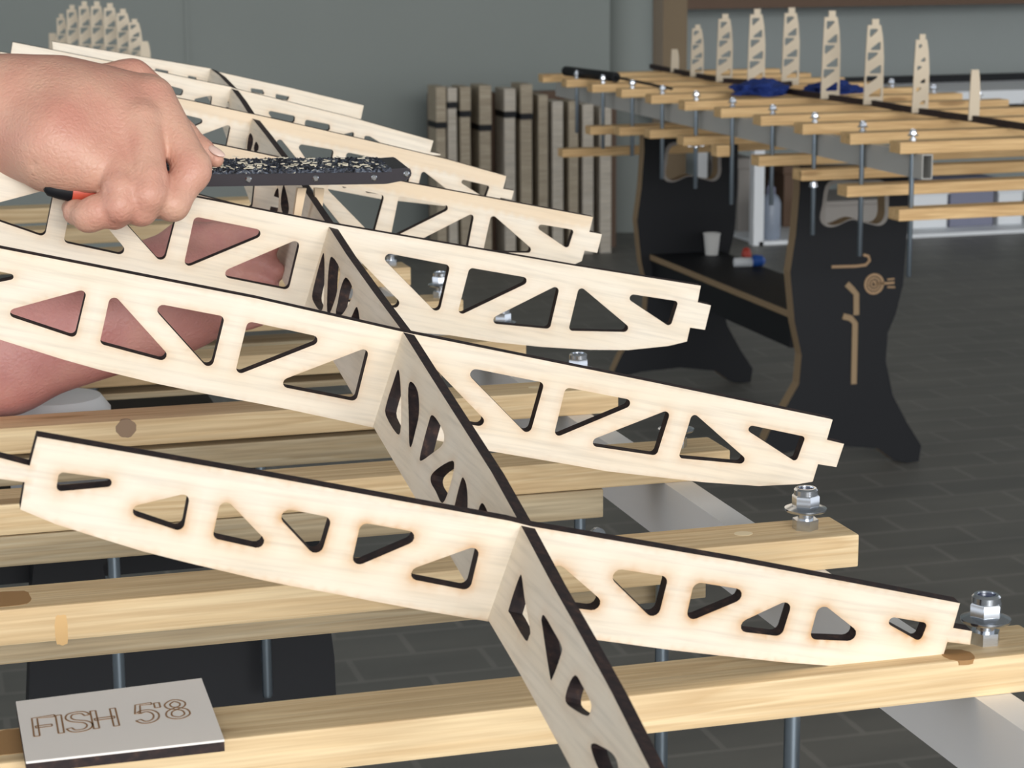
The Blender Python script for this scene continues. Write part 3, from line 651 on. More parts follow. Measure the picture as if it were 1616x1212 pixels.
# engraved tag on the nearest slat
def board_on(z, px): return [hit(x, y, 2, z) for x, y in px]
tz = ZT+.0052
tg = thing('engraved_tag', 'small grey plywood tag engraved FISH 5\'8 lying on the nearest slat', 'tag', tuple(hit(190, 1140, 2, ZT)))
Q = board_on(tz, [(25, 1107), (318, 1070), (354, 1167), (41, 1202)]); c0 = np.array(tg.location)
bm = bmesh.new()
A = [bm.verts.new(q-c0) for q in Q]; B = [bm.verts.new(q-c0-np.array((0, 0, .0009))) for q in Q]; C_ = [bm.verts.new(q-c0-np.array((0, 0, .0048))) for q in Q]
bm.faces.new(A); bm.faces.new(C_[::-1]).material_index = 1
for i in range(4):
    j = (i+1) % 4
    bm.faces.new((A[i], A[j], B[j], B[i])).material_index = 0; bm.faces.new((B[i], B[j], C_[j], C_[i])).material_index = 1
M_tagw = plywood('grey_birch', (.90, .86, .83), False)
bm_obj('tag_board', bm, [M_tagw, M_burn], tg)
# lettering engraved as double outlines
GL = {'F': [[(0, 0), (0, 1), (.62, 1)], [(.0, .5), (.5, .5)]], 'I': [[(0, 0), (0, 1)]], 'H': [[(0, 0), (0, 1)], [(.62, 0), (.62, 1)], [(0, .5), (.62, .5)]],
      'S': [[(.62, .80), (.52, .96), (.32, 1.0), (.10, .95), (.03, .76), (.14, .60), (.33, .52), (.55, .42), (.64, .24), (.54, .06), (.32, 0), (.10, .04), (0, .20)]],
      '5': [[(.56, 1), (.12, 1), (.05, .52), (.25, .62), (.46, .58), (.60, .38), (.56, .14), (.38, 0), (.16, .01), (.02, .16)]],
      "'": [[(0, 1), (0, .72)]],
      '8': [[(.30, .54), (.10, .64), (.07, .84), (.30, 1), (.53, .84), (.50, .64), (.30, .54), (.06, .40), (.03, .14), (.30, 0), (.57, .14), (.54, .40), (.30, .54)]]}
adv = {'F': .74, 'I': .26, 'S': .82, 'H': .88, ' ': .42, '5': .72, "'": .26, '8': .6}
org = hit(51, 1163, 2, tz); ex = hit(291, 1132, 2, tz)-org; Lx = np.linalg.norm(ex); ex /= Lx
ey = hit(47, 1134, 2, tz)-org; Ly = np.linalg.norm(ey)*.98; ey /= np.linalg.norm(ey)
txt = "FISH 5'8"; tot = sum(adv[c] for c in txt); sx_ = Lx/tot
bm = bmesh.new(); cx = 0
def groove(bm, pts, off, wd):
    P = [np.array(p) for p in pts]; closed = np.allclose(P[0], P[-1]); rows = []
    for i, p in enumerate(P):
        a_ = P[i-1] if i else (P[-2] if closed else P[0]); b2 = P[i+1] if i < len(P)-1 else (P[1] if closed else P[-1])
        d = b2-a_; d = d/(np.linalg.norm(d)+1e-9); nn = np.array((-d[1], d[0]))
        rows.append((p+nn*(off+wd/2), p+nn*(off-wd/2)))
    vs = [[bm.verts.new(tuple(org-c0+ex*q[0]+ey*q[1]+np.array((0, 0, .00012)))) for q in r_] for r_ in rows]
    lw = [[bm.verts.new(tuple(org-c0+ex*q[0]+ey*q[1]-np.array((0, 0, .0004)))) for q in r_] for r_ in rows]
    for i in range(len(vs)-1):
        bm.faces.new((vs[i][0], vs[i][1], vs[i+1][1], vs[i+1][0]))
        bm.faces.new((vs[i][0], vs[i+1][0], lw[i+1][0], lw[i][0])); bm.faces.new((vs[i][1], lw[i][1], lw[i+1][1], vs[i+1][1]))
for ch in txt:
    for st in GL.get(ch, []):
        if ch in 'S58' and len(st) > 4:
            k0 = 2 if ch == '5' else 0; sm = list(st[:k0]); P4 = st[k0:]
            for i in range(len(P4)-1):
                p0, p1, p2, p3 = (np.array(P4[max(0, min(len(P4)-1, i+j))]) for j in (-1, 0, 1, 2))
                for t_ in (0, .25, .5, .75): sm.append(tuple(.5*(2*p1+(p2-p0)*t_+(2*p0-5*p1+4*p2-p3)*t_**2+(3*p1-p0-3*p2+p3)*t_**3)))
            st = sm+[P4[-1]]
        pts = [((cx+x)*sx_+.0018, y*Ly) for x, y in st]
        for off in (-.0011, .0011): groove(bm, pts, off, .0007)
        if ch not in '8':
            for (p, q) in ((pts[0], pts[1]), (pts[-1], pts[-2])):
                d = np.array(q)-np.array(p); d /= np.linalg.norm(d); n_ = np.array((-d[1], d[0]))
                groove(bm, [tuple(np.array(p)+n_*.0012), tuple(np.array(p)-n_*.0012)], 0, .00055)
    cx += adv[ch]
M_let = mat('engraving_brown', (.30, .16, .07), .8); bm_obj('engraved_lettering', bm, M_let, tg)

# ------------------------------------------------------------------ second frame on the far table
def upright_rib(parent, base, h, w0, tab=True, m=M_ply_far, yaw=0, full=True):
    """half rib standing on end: base = centre of its foot"""
    prof = []
    n = 8
    R_ = [(w0*.5, 0), (w0*.5, h*.55), (w0*.42, h*.78), (w0*.30, h*.93)]; tb = [(w0*.20, h*.93), (w0*.20, h), (-w0*.16, h), (-w0*.16, h*.93)]
    Lf = [(-w0*.38, h*.93), (-w0*.44, h*.6), (-w0*.5, 0)]
    O = R_+(tb if tab else [])+Lf; O = [(x*(1 if True else 1), z) for x, z in O]
    holes = []
    if full:
        k = 6; z0 = h*.09; dz = (h*.82)/k
        for i in range(k):
            a, b = z0+i*dz, z0+(i+1)*dz-h*.025; s = 1-.30*(i/(k-1))**2; q = w0*.39*s; t = b-a
            if i % 2 == 0: tri = [(-q, a), (q, a), (q, b)]
            else: tri = [(-q, a), (q*.9, b), (-q, b)]
            if full == 'small': c = np.mean(tri, 0); tri = [tuple(c+(np.array(p)-c)*.6) for p in tri]
            holes.append(fillet(tri, w0*.06, 3))
    bm = bmesh.new(); prism_y(bm, O, 0, .0036, holes, 0)
    o = bm_obj('rib', bm, m, parent, (base[0], base[1], base[2])); o.rotation_euler = (0, 0, yaw); return o
far = [(1537, 190, 104, 17, False, False), (1452, 178, 54, 26, True, 'small'), (1378, 165, 30, 31, True, True), (1310, 156, 17, 30, True, True), (1247, 134, 12, 28, True, True), (1193, 138, 14, 28, True, True), (1143, 129, 22, 26, True, True), (1100, 121, 39, 21, True, True), (1065, 114, 75, 13, False, False)]
ff = thing('surfboard_frame', 'second surfboard skeleton on the far table, nine upright half ribs along a dark stringer', 'frame', (0, 0, 0))
bases = []
SXF = None
for (px, yb, yt, wpx, tab, full) in far:
    p = hit(px, yb, 2, ZT+.004); q = hit(px, yt, 1, p[1]); h = q[2]-p[2]; w0 = wpx/F*np.linalg.norm(p-CAM)
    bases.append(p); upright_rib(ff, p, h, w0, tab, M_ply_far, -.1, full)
bases.sort(key=lambda p: p[1])
bm = bmesh.new(); P = [bases[0]+(bases[0]-bases[2])*.9]+bases+[bases[-1]+(bases[-1]-bases[-2])*1.2]
rows = []
for p in P:
    rows.append([bm.verts.new((p[0]+dx, p[1]-.004, ZT+dz)) for dx, dz in ((-.003, .001), (.003, .001), (.003, .012), (-.003, .012))])
for a_, b2 in zip(rows, rows[1:]):
    for i in range(4): bm.faces.new((a_[i], a_[(i+1) % 4], b2[(i+1) % 4], b2[i]))
bm.faces.new(rows[0]); bm.faces.new(rows[-1]); bm_obj('stringer', bm, M_burn, ff)
# black bar lying on the far end of the far table
a_ = hit(893, 112, 2, ZT+.012); b2 = hit(972, 122, 2, ZT+.012)
bar = thing('black_bar', 'short thick black tube lying at the far left corner of the far table', 'bar', tuple(a_)); bm = bmesh.new()
tube(bm, [(0, 0, 0), tuple(b2-a_)], .011, 16); bm_obj('tube', bm, M_black, bar, smooth=True)
b3 = hit(1060, 140, 2, ZT+.004); bm = bmesh.new(); tube(bm, [tuple(b2-a_), tuple((b2-a_)*.5+(b3-a_)*.5), tuple(b3-a_)], .003, 8); bm_obj('cord', bm, M_black, bar)
# blue gloves
g0 = hit(1252, 152, 2, ZT+.002)
def crumple(name, loc, sx, sy, sz, m, label, cat, seed):
    rnd = random.Random(seed); bm = bmesh.new(); bmesh.ops.create_icosphere(bm, subdivisions=4, radius=1)
    from mathutils import noise
    for v in bm.verts:
        d = noise.fractal(v.co*1.9+Vector((seed, 0, 0)), 1.0, 2.0, 4)*.42; v.co *= 1+d; v.co.z = max(v.co.z, -.25); v.co = Vector((v.co.x*sx, v.co.y*sy, (v.co.z+.25)*sz))
    o = bm_obj(name, bm, m, None, tuple(loc), smooth=True); return tag(o, label, cat)
crumple('work_glove', g0+np.array((-.04, .075, 0)), .055, .06, .022, M_blue, 'crumpled blue work glove on the far table, between the fourth and fifth ribs', 'glove', 3)
crumple('work_glove', hit(1318, 146, 2, ZT+.002), .055, .05, .018, M_blue, 'crumpled blue work glove behind the tallest middle rib of the far table', 'glove', 8)
# rack of ribs at the top left, a third frame
BY = 4.6
rf = thing('surfboard_frame', 'blurred third surfboard skeleton with ribs standing close together at the top left', 'frame', (0, BY, 0))
for i, (xl, yt, w_) in enumerate([(79, 48, 14), (92, 22, 17), (108, 8, 20), (127, 2, 21), (146, 2, 22), (166, 5, 23), (186, 14, 23), (204, 30, 22), (222, 62, 16)]):
    yv = BY+.5-.09*i; p = hit(xl+w_/2, 108+0*i, 1, yv); q = hit(xl+w_/2, yt, 1, yv)
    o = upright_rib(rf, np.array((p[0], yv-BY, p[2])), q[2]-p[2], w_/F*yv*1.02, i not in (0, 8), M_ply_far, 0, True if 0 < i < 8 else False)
p = hit(76, 108, 1, BY+.6); q = hit(240, 108, 1, BY-.35)
bm = bmesh.new()
for (x, y, z) in (tuple(p), tuple(q)): pass
A = [bm.verts.new((p[0]-.0+dx, .6, p[2]+dz)) for dx, dz in ((-.003, -.06), (.003, -.06), (.003, .005), (-.003, .005))]
B = [bm.verts.new((q[0]+dx, -.35, q[2]+dz)) for dx, dz in ((-.003, -.06), (.003, -.06), (.003, .005), (-.003, .005))]
for i in range(4): bm.faces.new((A[i], A[(i+1) % 4], B[(i+1) % 4], B[i]))
bm.faces.new(A); bm.faces.new(B); bm_obj('stringer', bm, M_burn, rf)

# ------------------------------------------------------------------ planks leaning on the wall
pk = [(695, 137, 15, 0, 196), (713, 139, 14, 1, 164), (733.5, 137, 16, 0, 178), (765, 135, 18, 0, 200), (804, 140, 17, 1, 179), (830, 133, 18, 0, 182), (857, 150, 15, 0, 0), (880, 160, 17, 1, 0), (905, 160, 15, 0, 0), (928, 165, 17, 1, 0), (956, 170, 18, 1, 0)]
po = ['first', 'second', 'third', 'fourth', 'fifth', 'sixth', 'seventh', 'eighth', 'ninth', 'tenth', 'rightmost']
for i, (px, yt, w_, pale, ys) in enumerate(pk):
    yv = 6.35; p = hit(px-w_/2, yt, 1, yv); q = hit(px+w_/2, yt, 1, yv); wd = q[0]-p[0]
    t = thing('wood_plank', '%s from the left of the dusty planks at the back wall' % (po[i]+' plank') if i < 10 else 'rightmost pale plank of the row at the back wall', 'plank', (p[0], yv, 0), 0, 'planks standing at the back wall')
    zc = hit(px, ys, 1, yv)[2] if ys else None
    m = M_plank_l if pale else M_plank
    if zc:
        boxo('plank_body', (0, wd, 0, .10, 0, zc-.012), m, t, .002); boxo('plank_cap', (-.001, wd+.001, -.006, .10, zc+.006, p[2]), M_plank if not pale else m, t, .002)
        boxo('strap', (-.001, wd+.001, -.007, .10, zc-.012, zc+.006), M_black, t)
    else: boxo('plank_body', (0, wd, 0, .10, 0, p[2]), m, t, .002)
p = hit(676, 138, 1, 6.5); q = hit(968, 138, 1, 6.5)
tag(boxo('shade_board', (p[0], q[0], 6.47, 6.52, 0, p[2]-.02), M_brown), 'dark board added behind the planks for the shade between them', 'board')  # dark sheet imitating the shade between the planks

# ------------------------------------------------------------------ white bench and storage at the back right
FY_ = 6.35
bt = hit(1300, 150, 1, FY_)[2]
wb = thing('white_bench', 'long white workbench along the back wall behind the far table', 'workbench', (hit(1190, 300, 1, FY_)[0], FY_, 0))
x0 = 0; x1 = 3.2
boxo('bench_top', (-.25, x1, -.02, .62, bt-.045, bt), M_white, wb, .002)
boxo('leg', (0, .035, 0, .035, 0, bt-.045), M_white, wb); boxo('leg', (0, .035, .5, .535, 0, bt-.045), M_white, wb); boxo('leg', (1.45, 1.485, 0, .035, 0, bt-.045), M_white, wb)
rz = hit(1400, 372, 1, FY_)[2]
boxo('lower_shelf', (0.02, x1, 0, .55, rz-.03, rz), M_white, wb)
def onb(px, y=FY_+.12): return hit(px, 370, 1, y)[0]
def sbox(name, pxa, pxb, pyt, m, label, cat='box', z0=None, y=FY_+.12, d=.3):
    xa, xb = onb(pxa, y), onb(pxb, y); z1 = hit(pxa, pyt, 1, y)[2]; z0 = rz if z0 is None else z0
    o = thing(name, label, cat, ((xa+xb)/2, y, z0)); w_ = (xb-xa)/2
    boxo('box_body', (-w_, w_, 0, d, 0, (z1-z0)*.86), m, o, .004); boxo('box_lid', (-w_-.006, w_+.006, -.006, d+.006, (z1-z0)*.86, z1-z0), m, o, .004)
    return o
sbox('storage_box', 1498, 1566, 282, M_lav, 'lavender grey storage box on the lower shelf of the white bench')
sbox('storage_box', 1440, 1494, 300, M_white, 'pale grey storage box left of the lavender box on the bench shelf')
sbox('storage_box', 1574, 1612, 296, M_white, 'pale storage box right of the lavender box at the frame edge')
sbox('storage_box', 1595, 1660, 378, M_tan, 'brown cardboard box on the floor under the bench at the right edge', z0=0)
sbox('storage_box', 1300, 1425, 318, M_rim, 'dark grey storage box on the bench shelf behind the near trestle leg')
sbox('cabinet', 1164, 1188, 250, M_rim, 'taupe cabinet beside the white bench leg', 'cabinet', z0=0, y=FY_+.25)
sbox('cabinet', 1236, 1258, 262, M_brown, 'brown cabinet front under the bench behind the grey bottle', 'cabinet', y=FY_+.3)
# bench-top clutter: long dark tray and white sheet
xa = hit(1190, 130, 1, FY_+.3)[0]
tag(boxo('dark_rail', (xa, 6.2, FY_+.40, FY_+.46, bt, bt+.022), M_black), 'long black rail lying at the back of the white bench', 'rail')
xa = hit(1368, 130, 1, FY_+.15)[0]; zc0 = hit(1500, 175, 1, FY_+.15)[2]
tag(boxo('black_case', (xa, xa+1.2, FY_+.15, FY_+.40, zc0, bt-.046), M_black), 'long black case hung under the white bench top at the far right', 'case')
p = hit(1223, 362, 1, FY_+.02)
bo = thing('spray_bottle', 'grey blue bottle standing on the bench shelf behind the far table', 'bottle', (p[0], FY_+.06, rz))
bm = bmesh.new(); lathe(bm, [(.030, 0), (.034, .01), (.034, .115), (.026, .135), (.014, .145)], 24); bm_obj('bottle_body', bm, M_bottle, bo, smooth=True)
bm = bmesh.new(); lathe(bm, [(.015, .143), (.015, .165), (.008, .172), (.006, .19)], 18); bm_obj('bottle_neck', bm, M_lav, bo, smooth=True)
#HANDS
# ------------------------------------------------------------------ hands and file
def CP(px, py, z): return CAM + ray(px, py)*z
def sdf_mesh(name, prims, res, m, parent, grooves=()):
    P = [(np.array(a), np.array(b), ra, rb, k) for a, b, ra, rb, k in prims]
    lo = np.min([np.minimum(a-ra, b-rb) for a, b, ra, rb, k in P], 0)-.004; hi = np.max([np.maximum(a+ra, b+rb) for a, b, ra, rb, k in P], 0)+.004
    ax = [np.arange(lo[i], hi[i]+res, res) for i in range(3)]
    X, Y, Z = np.meshgrid(*ax, indexing='ij'); G = np.stack([X, Y, Z], -1).astype(np.float32); D = None
    for a, b, ra, rb, k in P:
        ba = (b-a).astype(np.float32); t = np.clip(((G-a.astype(np.float32))@ba)/max(1e-12, float(ba@ba)), 0, 1)
        d = np.sqrt(((G-a.astype(np.float32)-t[..., None]*ba)**2).sum(-1))-(ra+(rb-ra)*t)
        if D is None: D = d
        else:
            h = np.clip(.5+.5*(D-d)/k, 0, 1); D = D*(1-h)+d*h-k*h*(1-h)
    for a, b, r, dep in grooves:         # soft creases cut into the surface
        a = np.array(a, np.float32); b = np.array(b, np.float32); ba = b-a
        t = np.clip(((G-a)@ba)/float(ba@ba), 0, 1); d = np.sqrt(((G-a-t[..., None]*ba)**2).sum(-1)); D = D+dep*np.exp(-(d/r)**2)
    S_ = D < 0; n = np.array(D.shape)-1
    idx = -np.ones(tuple(n), int)
    corner = [(i, j, k) for i in (0, 1) for j in (0, 1) for k in (0, 1)]
    sl = lambda A, c: A[c[0]:c[0]+n[0], c[1]:c[1]+n[1], c[2]:c[2]+n[2]]
    cs = sum(sl(S_, c).astype(int) for c in corner); act = (cs > 0) & (cs < 8); I = np.argwhere(act); idx[act] = np.arange(len(I))
    acc = np.zeros((len(I), 3)); cn = np.zeros(len(I))
    for c in corner:
        for axx in range(3):
            if c[axx]: continue
            c2 = list(c); c2[axx] = 1
            d1 = D[I[:, 0]+c[0], I[:, 1]+c[1], I[:, 2]+c[2]]; d2 = D[I[:, 0]+c2[0], I[:, 1]+c2[1], I[:, 2]+c2[2]]
            mk = (d1 < 0) != (d2 < 0); t = np.where(mk, d1/np.where(mk, d1-d2, 1), 0)
            p = np.array(c, float)+np.zeros((len(I), 3)); p[:, axx] = t; acc += p*mk[:, None]; cn += mk
    V = lo+(I+acc/cn[:, None])*res; faces = []
    for axx in range(3):
        o = [a for a in range(3) if a != axx]
        A = S_[tuple(slice(0, -1) if a == axx else slice(1, -1) for a in range(3))]; B = S_[tuple(slice(1, None) if a == axx else slice(1, -1) for a in range(3))]
        E = np.argwhere(A != B); off = np.zeros(3, int); off[o] = 1; E = E+off
        inn = S_[E[:, 0], E[:, 1], E[:, 2]]
        q = []
        for s1, s2 in ((0, 0), (1, 0), (1, 1), (0, 1)):
            c = E.copy(); c[:, o[0]] -= s1; c[:, o[1]] -= s2; q.append(idx[c[:, 0], c[:, 1], c[:, 2]])
        q = np.stack(q, 1); flip = inn if axx != 1 else ~inn; q[~flip] = q[~flip][:, ::-1]; q = q[(q >= 0).all(1)]; faces += q.tolist()
    me = bpy.data.meshes.new(name); me.from_pydata(V.tolist(), [], faces); bm = bmesh.new(); bm.from_mesh(me)
    for _ in range(2): bmesh.ops.smooth_vert(bm, verts=bm.verts, factor=.5, use_axis_x=True, use_axis_y=True, use_axis_z=True)
    bmesh.ops.recalc_face_normals(bm, faces=bm.faces); bm.to_mesh(me); bm.free()
    for p in me.polygons: p.use_smooth = True
    return link(name, me, m, parent)
def skin(name, a, b_, c):
    m = mat(name, a, .48); b = m.node_tree.nodes['Principled BSDF']
    v = coords(m, (1, 1, 1), False)
    n = N(m, 'ShaderNodeTexNoise'); n.inputs['Scale'].default_value = 26; n.inputs['Detail'].default_value = 4; L(m, v, n.inputs['Vector'])
    col = ramp(m, n.outputs['Fac'], [(.28, b_), (.50, a), (.72, c)]); L(m, col, b.inputs['Base Color'])
    b.inputs['Subsurface Weight'].default_value = .12; b.inputs['Subsurface Radius'].default_value = (.012, .004, .002); b.inputs['Subsurface Scale'].default_value = .5
    n2 = N(m, 'ShaderNodeTexNoise'); n2.inputs['Scale'].default_value = 420; n2.inputs['Detail'].default_value = 3; L(m, v, n2.inputs['Vector'])
    vo = N(m, 'ShaderNodeTexVoronoi', feature='DISTANCE_TO_EDGE'); vo.inputs['Scale'].default_value = 300; L(m, v, vo.inputs['Vector'])
    ad = N(m, 'ShaderNodeMath', operation='ADD'); L(m, n2.outputs['Fac'], ad.inputs[0]); L(m, vo.outputs['Distance'], ad.inputs[1])
    bp = N(m, 'ShaderNodeBump'); bp.inputs['Strength'].default_value = .6; bp.inputs['Distance'].default_value = .0007; L(m, ad.outputs[0], bp.inputs['Height']); L(m, bp.outputs[0], b.inputs['Normal'])
    return m
M_skin = skin('skin', (.63, .335, .25), (.58, .27, .205), (.67, .41, .30))
M_skin2 = skin('skin_pink', (.66, .32, .29), (.58, .25, .23), (.74, .40, .34))
M_nail = mat('fingernail', (.80, .58, .50), .3)
def chain(pts, k):
    out = []
    for (a, b) in zip(pts, pts[1:]):
        out.append((CP(*a[:3]), CP(*b[:3]), a[3]*a[2]/F, b[3]*b[2]/F, k))
    return out
person = thing('person', 'person reaching in from the left, one bare hand gripping a file, one under the ribs', 'person', tuple(CP(-160, 300, 1.35)))
pr = []
pr += chain([(-190, 172, 1.30, 88), (10, 180, 1.30, 81), (85, 190, 1.30, 84), (140, 195, 1.30, 76)], .020)
pr += chain([(130, 180, 1.31, 72), (232, 158, 1.305, 42)], .020)
pr += chain([(130, 200, 1.29, 72), (222, 198, 1.288, 44)], .018)
pr += chain([(120, 210, 1.285, 70), (182, 236, 1.28, 44)], .018)
pr += chain([(50, 205, 1.29, 76), (92, 231, 1.272, 66), (146, 262, 1.266, 40)], .014)
pr += chain([(90, 150, 1.335, 50), (208, 128, 1.345, 27), (245, 150, 1.345, 23)], .014)
# index, middle, ring, little finger, each folded over the handle
pr += chain([(240, 158, 1.298, 37), (303, 262, 1.280, 29), (304, 273, 1.278, 28)], .0035)
pr += chain([(300, 272, 1.280, 29), (272, 322, 1.270, 26), (240, 325, 1.285, 20)], .004)
pr += chain([(220, 198, 1.280, 37), (234, 285, 1.262, 30), (232, 308, 1.258, 29)], .004)
pr += chain([(232, 306, 1.258, 29), (222, 330, 1.262, 26), (205, 330, 1.28, 20)], .003)
pr += chain([(182, 236, 1.274, 35), (190, 300, 1.256, 28), (188, 324, 1.254, 28)], .003)
pr += chain([(188, 324, 1.254, 28), (180, 336, 1.26, 25), (168, 330, 1.28, 18)], .003)
pr += chain([(176, 318, 1.266, 22), (152, 335, 1.256, 26), (140, 341, 1.257, 25), (120, 335, 1.264, 19), (110, 328, 1.276, 13)], .003)
# thumb stretched along the file behind the index finger
pr += chain([(240, 148, 1.345, 24), (292, 214, 1.338, 19), (318, 236, 1.335, 16), (341, 252, 1.333, 12.5)], .006)
gv = [(CP(262, 214, 1.258), CP(262, 262, 1.248), .0026, .0022), (CP(266, 250, 1.256), CP(264, 338, 1.240), .0030, .0028), (CP(222, 262, 1.25), CP(220, 352, 1.230), .0024, .0026), (CP(163, 300, 1.245), CP(172, 352, 1.233), .0024, .0028),
      (CP(252, 244, 1.257), CP(276, 236, 1.264), .0016, .0022), (CP(262, 280, 1.254), CP(300, 288, 1.250), .0030, .0026), (CP(300, 288, 1.250), CP(318, 284, 1.254), .002, .0014),
      (CP(78, 112, 1.28), CP(88, 240, 1.26), .0016, .0007), (CP(82, 220, 1.25), CP(50, 262, 1.25), .0018, .0012), (CP(100, 228, 1.24), CP(70, 268, 1.24), .0018, .0010), (CP(120, 232, 1.24), CP(96, 274, 1.235), .0018, .0009),
      (CP(140, 356, 1.236), CP(144, 330, 1.236), .0016, .0020), (CP(290, 262, 1.252), CP(316, 254, 1.256), .0010, .0006), (CP(292, 270, 1.252), CP(320, 262, 1.256), .0010, .0006),
      (CP(228, 290, 1.232), CP(250, 288, 1.232), .0010, .0006), (CP(186, 306, 1.226), CP(206, 304, 1.226), .0010, .0006),
      (CP(120, 150, 1.244), CP(232, 148, 1.262), .0045, -.0020), (CP(120, 190, 1.225), CP(216, 190, 1.245), .0045, -.0018), (CP(110, 218, 1.222), CP(176, 232, 1.238), .0045, -.0012),
      (CP(160, 168, 1.235), CP(236, 172, 1.250), .0040, .0020), (CP(150, 210, 1.222), CP(206, 222, 1.240), .0040, .0018), (CP(238, 150, 1.266), CP(246, 158, 1.266), .0065, -.0022), (CP(222, 196, 1.248), CP(226, 204, 1.247), .0065, -.0020),
      (CP(180, 236, 1.240), CP(184, 244, 1.240), .0065, -.0018), (CP(308, 266, 1.252), CP(310, 274, 1.252), .005, -.0014)]
arm1 = sdf_mesh('arm', pr, .0011, M_skin, person, gv); arm1.matrix_parent_inverse = Matrix.Translation(-Vector(person.location))
arm1['label'] = 'right arm, fist closed on the file handle'
# nail of the thumb
bm = bmesh.new(); bmesh.ops.create_uvsphere(bm, u_segments=20, v_segments=12, radius=1)
nc = CP(349, 243, 1.3295); dirn = CP(341, 252, 1.333)-CP(318, 236, 1.335); dirn /= np.linalg.norm(dirn)
nn = _up*.75+_rt*.55-_fw*.45; nn = nn-dirn*(nn@dirn); nn /= np.linalg.norm(nn); sd = np.cross(dirn, nn)
for v in bm.verts:
    q = nc-dirn*.0035+dirn*v.co.x*.0062+sd*v.co.y*.0042+nn*v.co.z*.0016-nn*.0009*(v.co.y**2); v.co = Vector(q-np.array(person.location))
for s_ in [bm_obj('fingernail', bm, M_nail, None, None, True)]:
    s_.parent = arm1; s_.matrix_parent_inverse = Matrix.Identity(4)
    s_.location = tuple(np.array(person.location))
# supporting arm, behind the second and third ribs
pr = chain([(-170, 590, 1.45, 104), (0, 552, 1.46, 95), (120, 514, 1.46, 82), (195, 494, 1.47, 76), (270, 465, 1.47, 84), (340, 440, 1.475, 80)], .020)
pr += chain([(300, 395, 1.47, 50), (345, 378, 1.46, 27), (398, 372, 1.452, 23), (426, 384, 1.448, 17)], .006)
pr += chain([(320, 420, 1.47, 50), (360, 412, 1.458, 27), (408, 412, 1.45, 23), (434, 428, 1.447, 17)], .005)
pr += chain([(320, 450, 1.47, 50), (360, 452, 1.458, 26), (404, 456, 1.45, 22), (428, 462, 1.447, 16)], .005)
pr += chain([(310, 480, 1.47, 44), (350, 492, 1.460, 23), (388, 500, 1.455, 19), (408, 502, 1.452, 14)], .005)
pr += chain([(250, 420, 1.49, 44), (300, 372, 1.50, 26), (345, 350, 1.505, 20), (370, 346, 1.505, 15)], .008)
gv = [(CP(300, 352, 1.43), CP(352, 405, 1.43), .003, .0012), (CP(330, 345, 1.43), CP(395, 395, 1.43), .003, .0012), (CP(20, 497, 1.415), CP(125, 470, 1.42), .003, .0018)]
arm2 = sdf_mesh('arm', pr, .0016, M_skin2, person, gv); arm2.matrix_parent_inverse = Matrix.Translation(-Vector(person.location))
arm2['label'] = 'left arm, palm under the ribs'

# the file: handle and blade
fl_ = thing('wood_file', 'black rasp file dusted with shavings, orange and black handle gripped by the hand', 'file', tuple(CP(330, 284, 1.33)))
fo = np.array(fl_.location)
A0 = CP(316, 283.5, 1.350); B0 = CP(650, 279, 1.395); ex_ = (B0-A0)/np.linalg.norm(B0-A0); Lb = np.linalg.norm(B0-A0)
wz = np.array((0, 0, 1.0)); ez_ = wz-ex_*(wz@ex_); ez_ /= np.linalg.norm(ez_); ey_ = np.cross(ez_, ex_)
ez_ = ez_*math.cos(math.radians(7))-ey_*math.sin(math.radians(7)); ey_ = np.cross(ez_, ex_)
def FP(x, y, z): return Vector(A0+ex_*x+ey_*y+ez_*z-fo)
def fprism(name, prof, y0, y1, m, bev=0):
    bm = bmesh.new(); A = [bm.verts.new(FP(x, y0, z)) for x, z in prof]; B = [bm.verts.new(FP(x, y1, z)) for x, z in prof]
    bm.faces.new(A); bm.faces.new(B[::-1])
    for i in range(len(prof)): j = (i+1) % len(prof); bm.faces.new((A[i], A[j], B[j], B[i]))
    if bev: bmesh.ops.bevel(bm, geom=list(bm.edges), offset=bev, segments=2, affect='EDGES')
    return bm_obj(name, bm, m, fl_)
hz = .0047
fprism('blade_body', [(-.02, -hz), (Lb-.017, -hz), (Lb-.003, -.0022), (Lb-.0006, -.0005), (Lb, hz-.0015), (Lb-.0025, hz+.0012), (Lb-.02, hz), (-.02, hz)], 0, .034, M_steel, .0007)
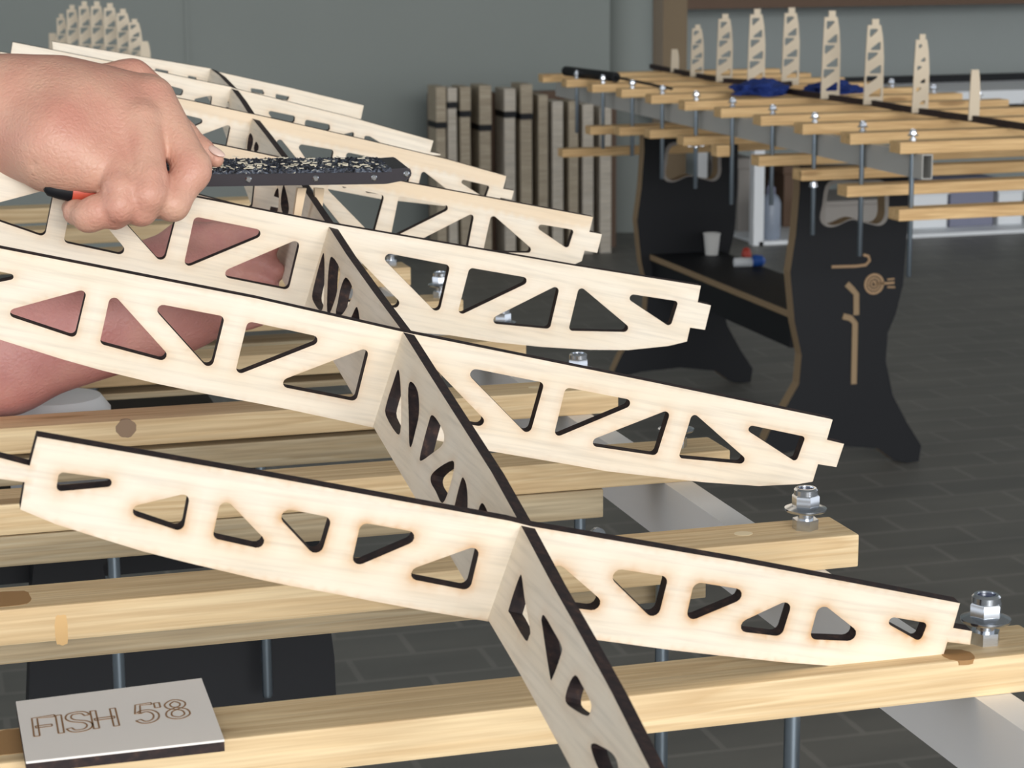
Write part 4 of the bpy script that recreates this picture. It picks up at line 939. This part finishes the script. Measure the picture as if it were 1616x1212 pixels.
# toothed upper sheet with raised teeth
bm = bmesh.new(); nx, ny = 150, 34; g = []
rnd = random.Random(4)
for i in range(nx+1):
    row = []
    for j in range(ny+1):
        x = -.02+(Lb+.006)*i/nx; y = -.0012+.0364*j/ny; zz = hz+.0005
        tt = (math.sin(x*2400+j*.9)+math.sin(x*900-j*1.9))*.00035+rnd.random()*.0008; edge = .0016 if j in (0, ny) else 0
        row.append(bm.verts.new(FP(x, y, zz+tt*(0 if edge else 1)-edge)))
    g.append(row)
for a_, b2 in zip(g, g[1:]):
    for j in range(ny): bm.faces.new((a_[j], a_[j+1], b2[j+1], b2[j]))
bm_obj('rasp_sheet', bm, M_rasp, fl_)
for px in (392, 498, 590, 641):
    tq = (px-316)/334; tq = tq*1.350/(1.395-.045*tq); x = Lb*tq; bm = bmesh.new()
    c0_ = [FP(x+.0021*math.cos(a*.5236), -.0004, (-.0002 if px < 640 else .002)+.0021*math.sin(a*.5236)) for a in range(12)]
    c1_ = [FP(x+.0014*math.cos(a*.5236), -.0010, (-.0002 if px < 640 else .002)+.0014*math.sin(a*.5236)) for a in range(12)]
    V0 = [bm.verts.new(p) for p in c0_]; V1 = [bm.verts.new(p) for p in c1_]; bm.faces.new(V1)
    for i in range(12): bm.faces.new((V0[i], V0[(i+1) % 12], V1[(i+1) % 12], V1[i]))
    bm_obj('rivet', bm, M_zinc, fl_, smooth=True)
HP = [(70, 296, 1.264), (76, 297, 1.265), (94, 299, 1.268), (112, 301, 1.271), (140, 303, 1.275), (190, 302, 1.288), (250, 296, 1.310), (292, 288, 1.325)]
HQ = [tuple(CP(*q)-fo) for q in HP]
bm = bmesh.new(); tube(bm, HQ[:5], [.002, .0044, .0058, .0064, .0064], 20); bm_obj('handle_cap', bm, M_black, fl_, smooth=True)
bm = bmesh.new(); tube(bm, HQ[3:], [.0072, .0080, .0095, .0095, .0080], 20); bm_obj('handle_grip', bm, mat('orange_rubber', (.55, .09, .05), .45), fl_, smooth=True)
# loose shavings caught on the rasp: one uncountable dusting
bm = bmesh.new()
for _ in range(110):
    x = rnd.uniform(.0, Lb-.02); y = min(.034, abs(rnd.gauss(0, .013))); a = rnd.uniform(0, 6.28); l = rnd.uniform(.0006, .0026); w_ = rnd.uniform(.0002, .0005); z = hz+.0012+rnd.random()*.0012
    dx, dy = math.cos(a), math.sin(a); p = [(x-dx*l-dy*w_, y-dy*l+dx*w_), (x-dx*l+dy*w_, y-dy*l-dx*w_), (x+dx*l+dy*w_, y+dy*l-dx*w_), (x+dx*l-dy*w_, y+dy*l+dx*w_)]
    lo_ = [bm.verts.new(FP(q[0], q[1], z)) for q in p]; hi_ = [bm.verts.new(FP(q[0], q[1], z+.0004)) for q in p]
    bm.faces.new(hi_); bm.faces.new(lo_[::-1])
    for i in range(4): bm.faces.new((lo_[i], lo_[(i+1) % 4], hi_[(i+1) % 4], hi_[i]))
sv = bm_obj('wood_shavings', bm, mat('pale_shavings', (.85, .78, .62), .7), fl_); sv['kind'] = 'stuff'
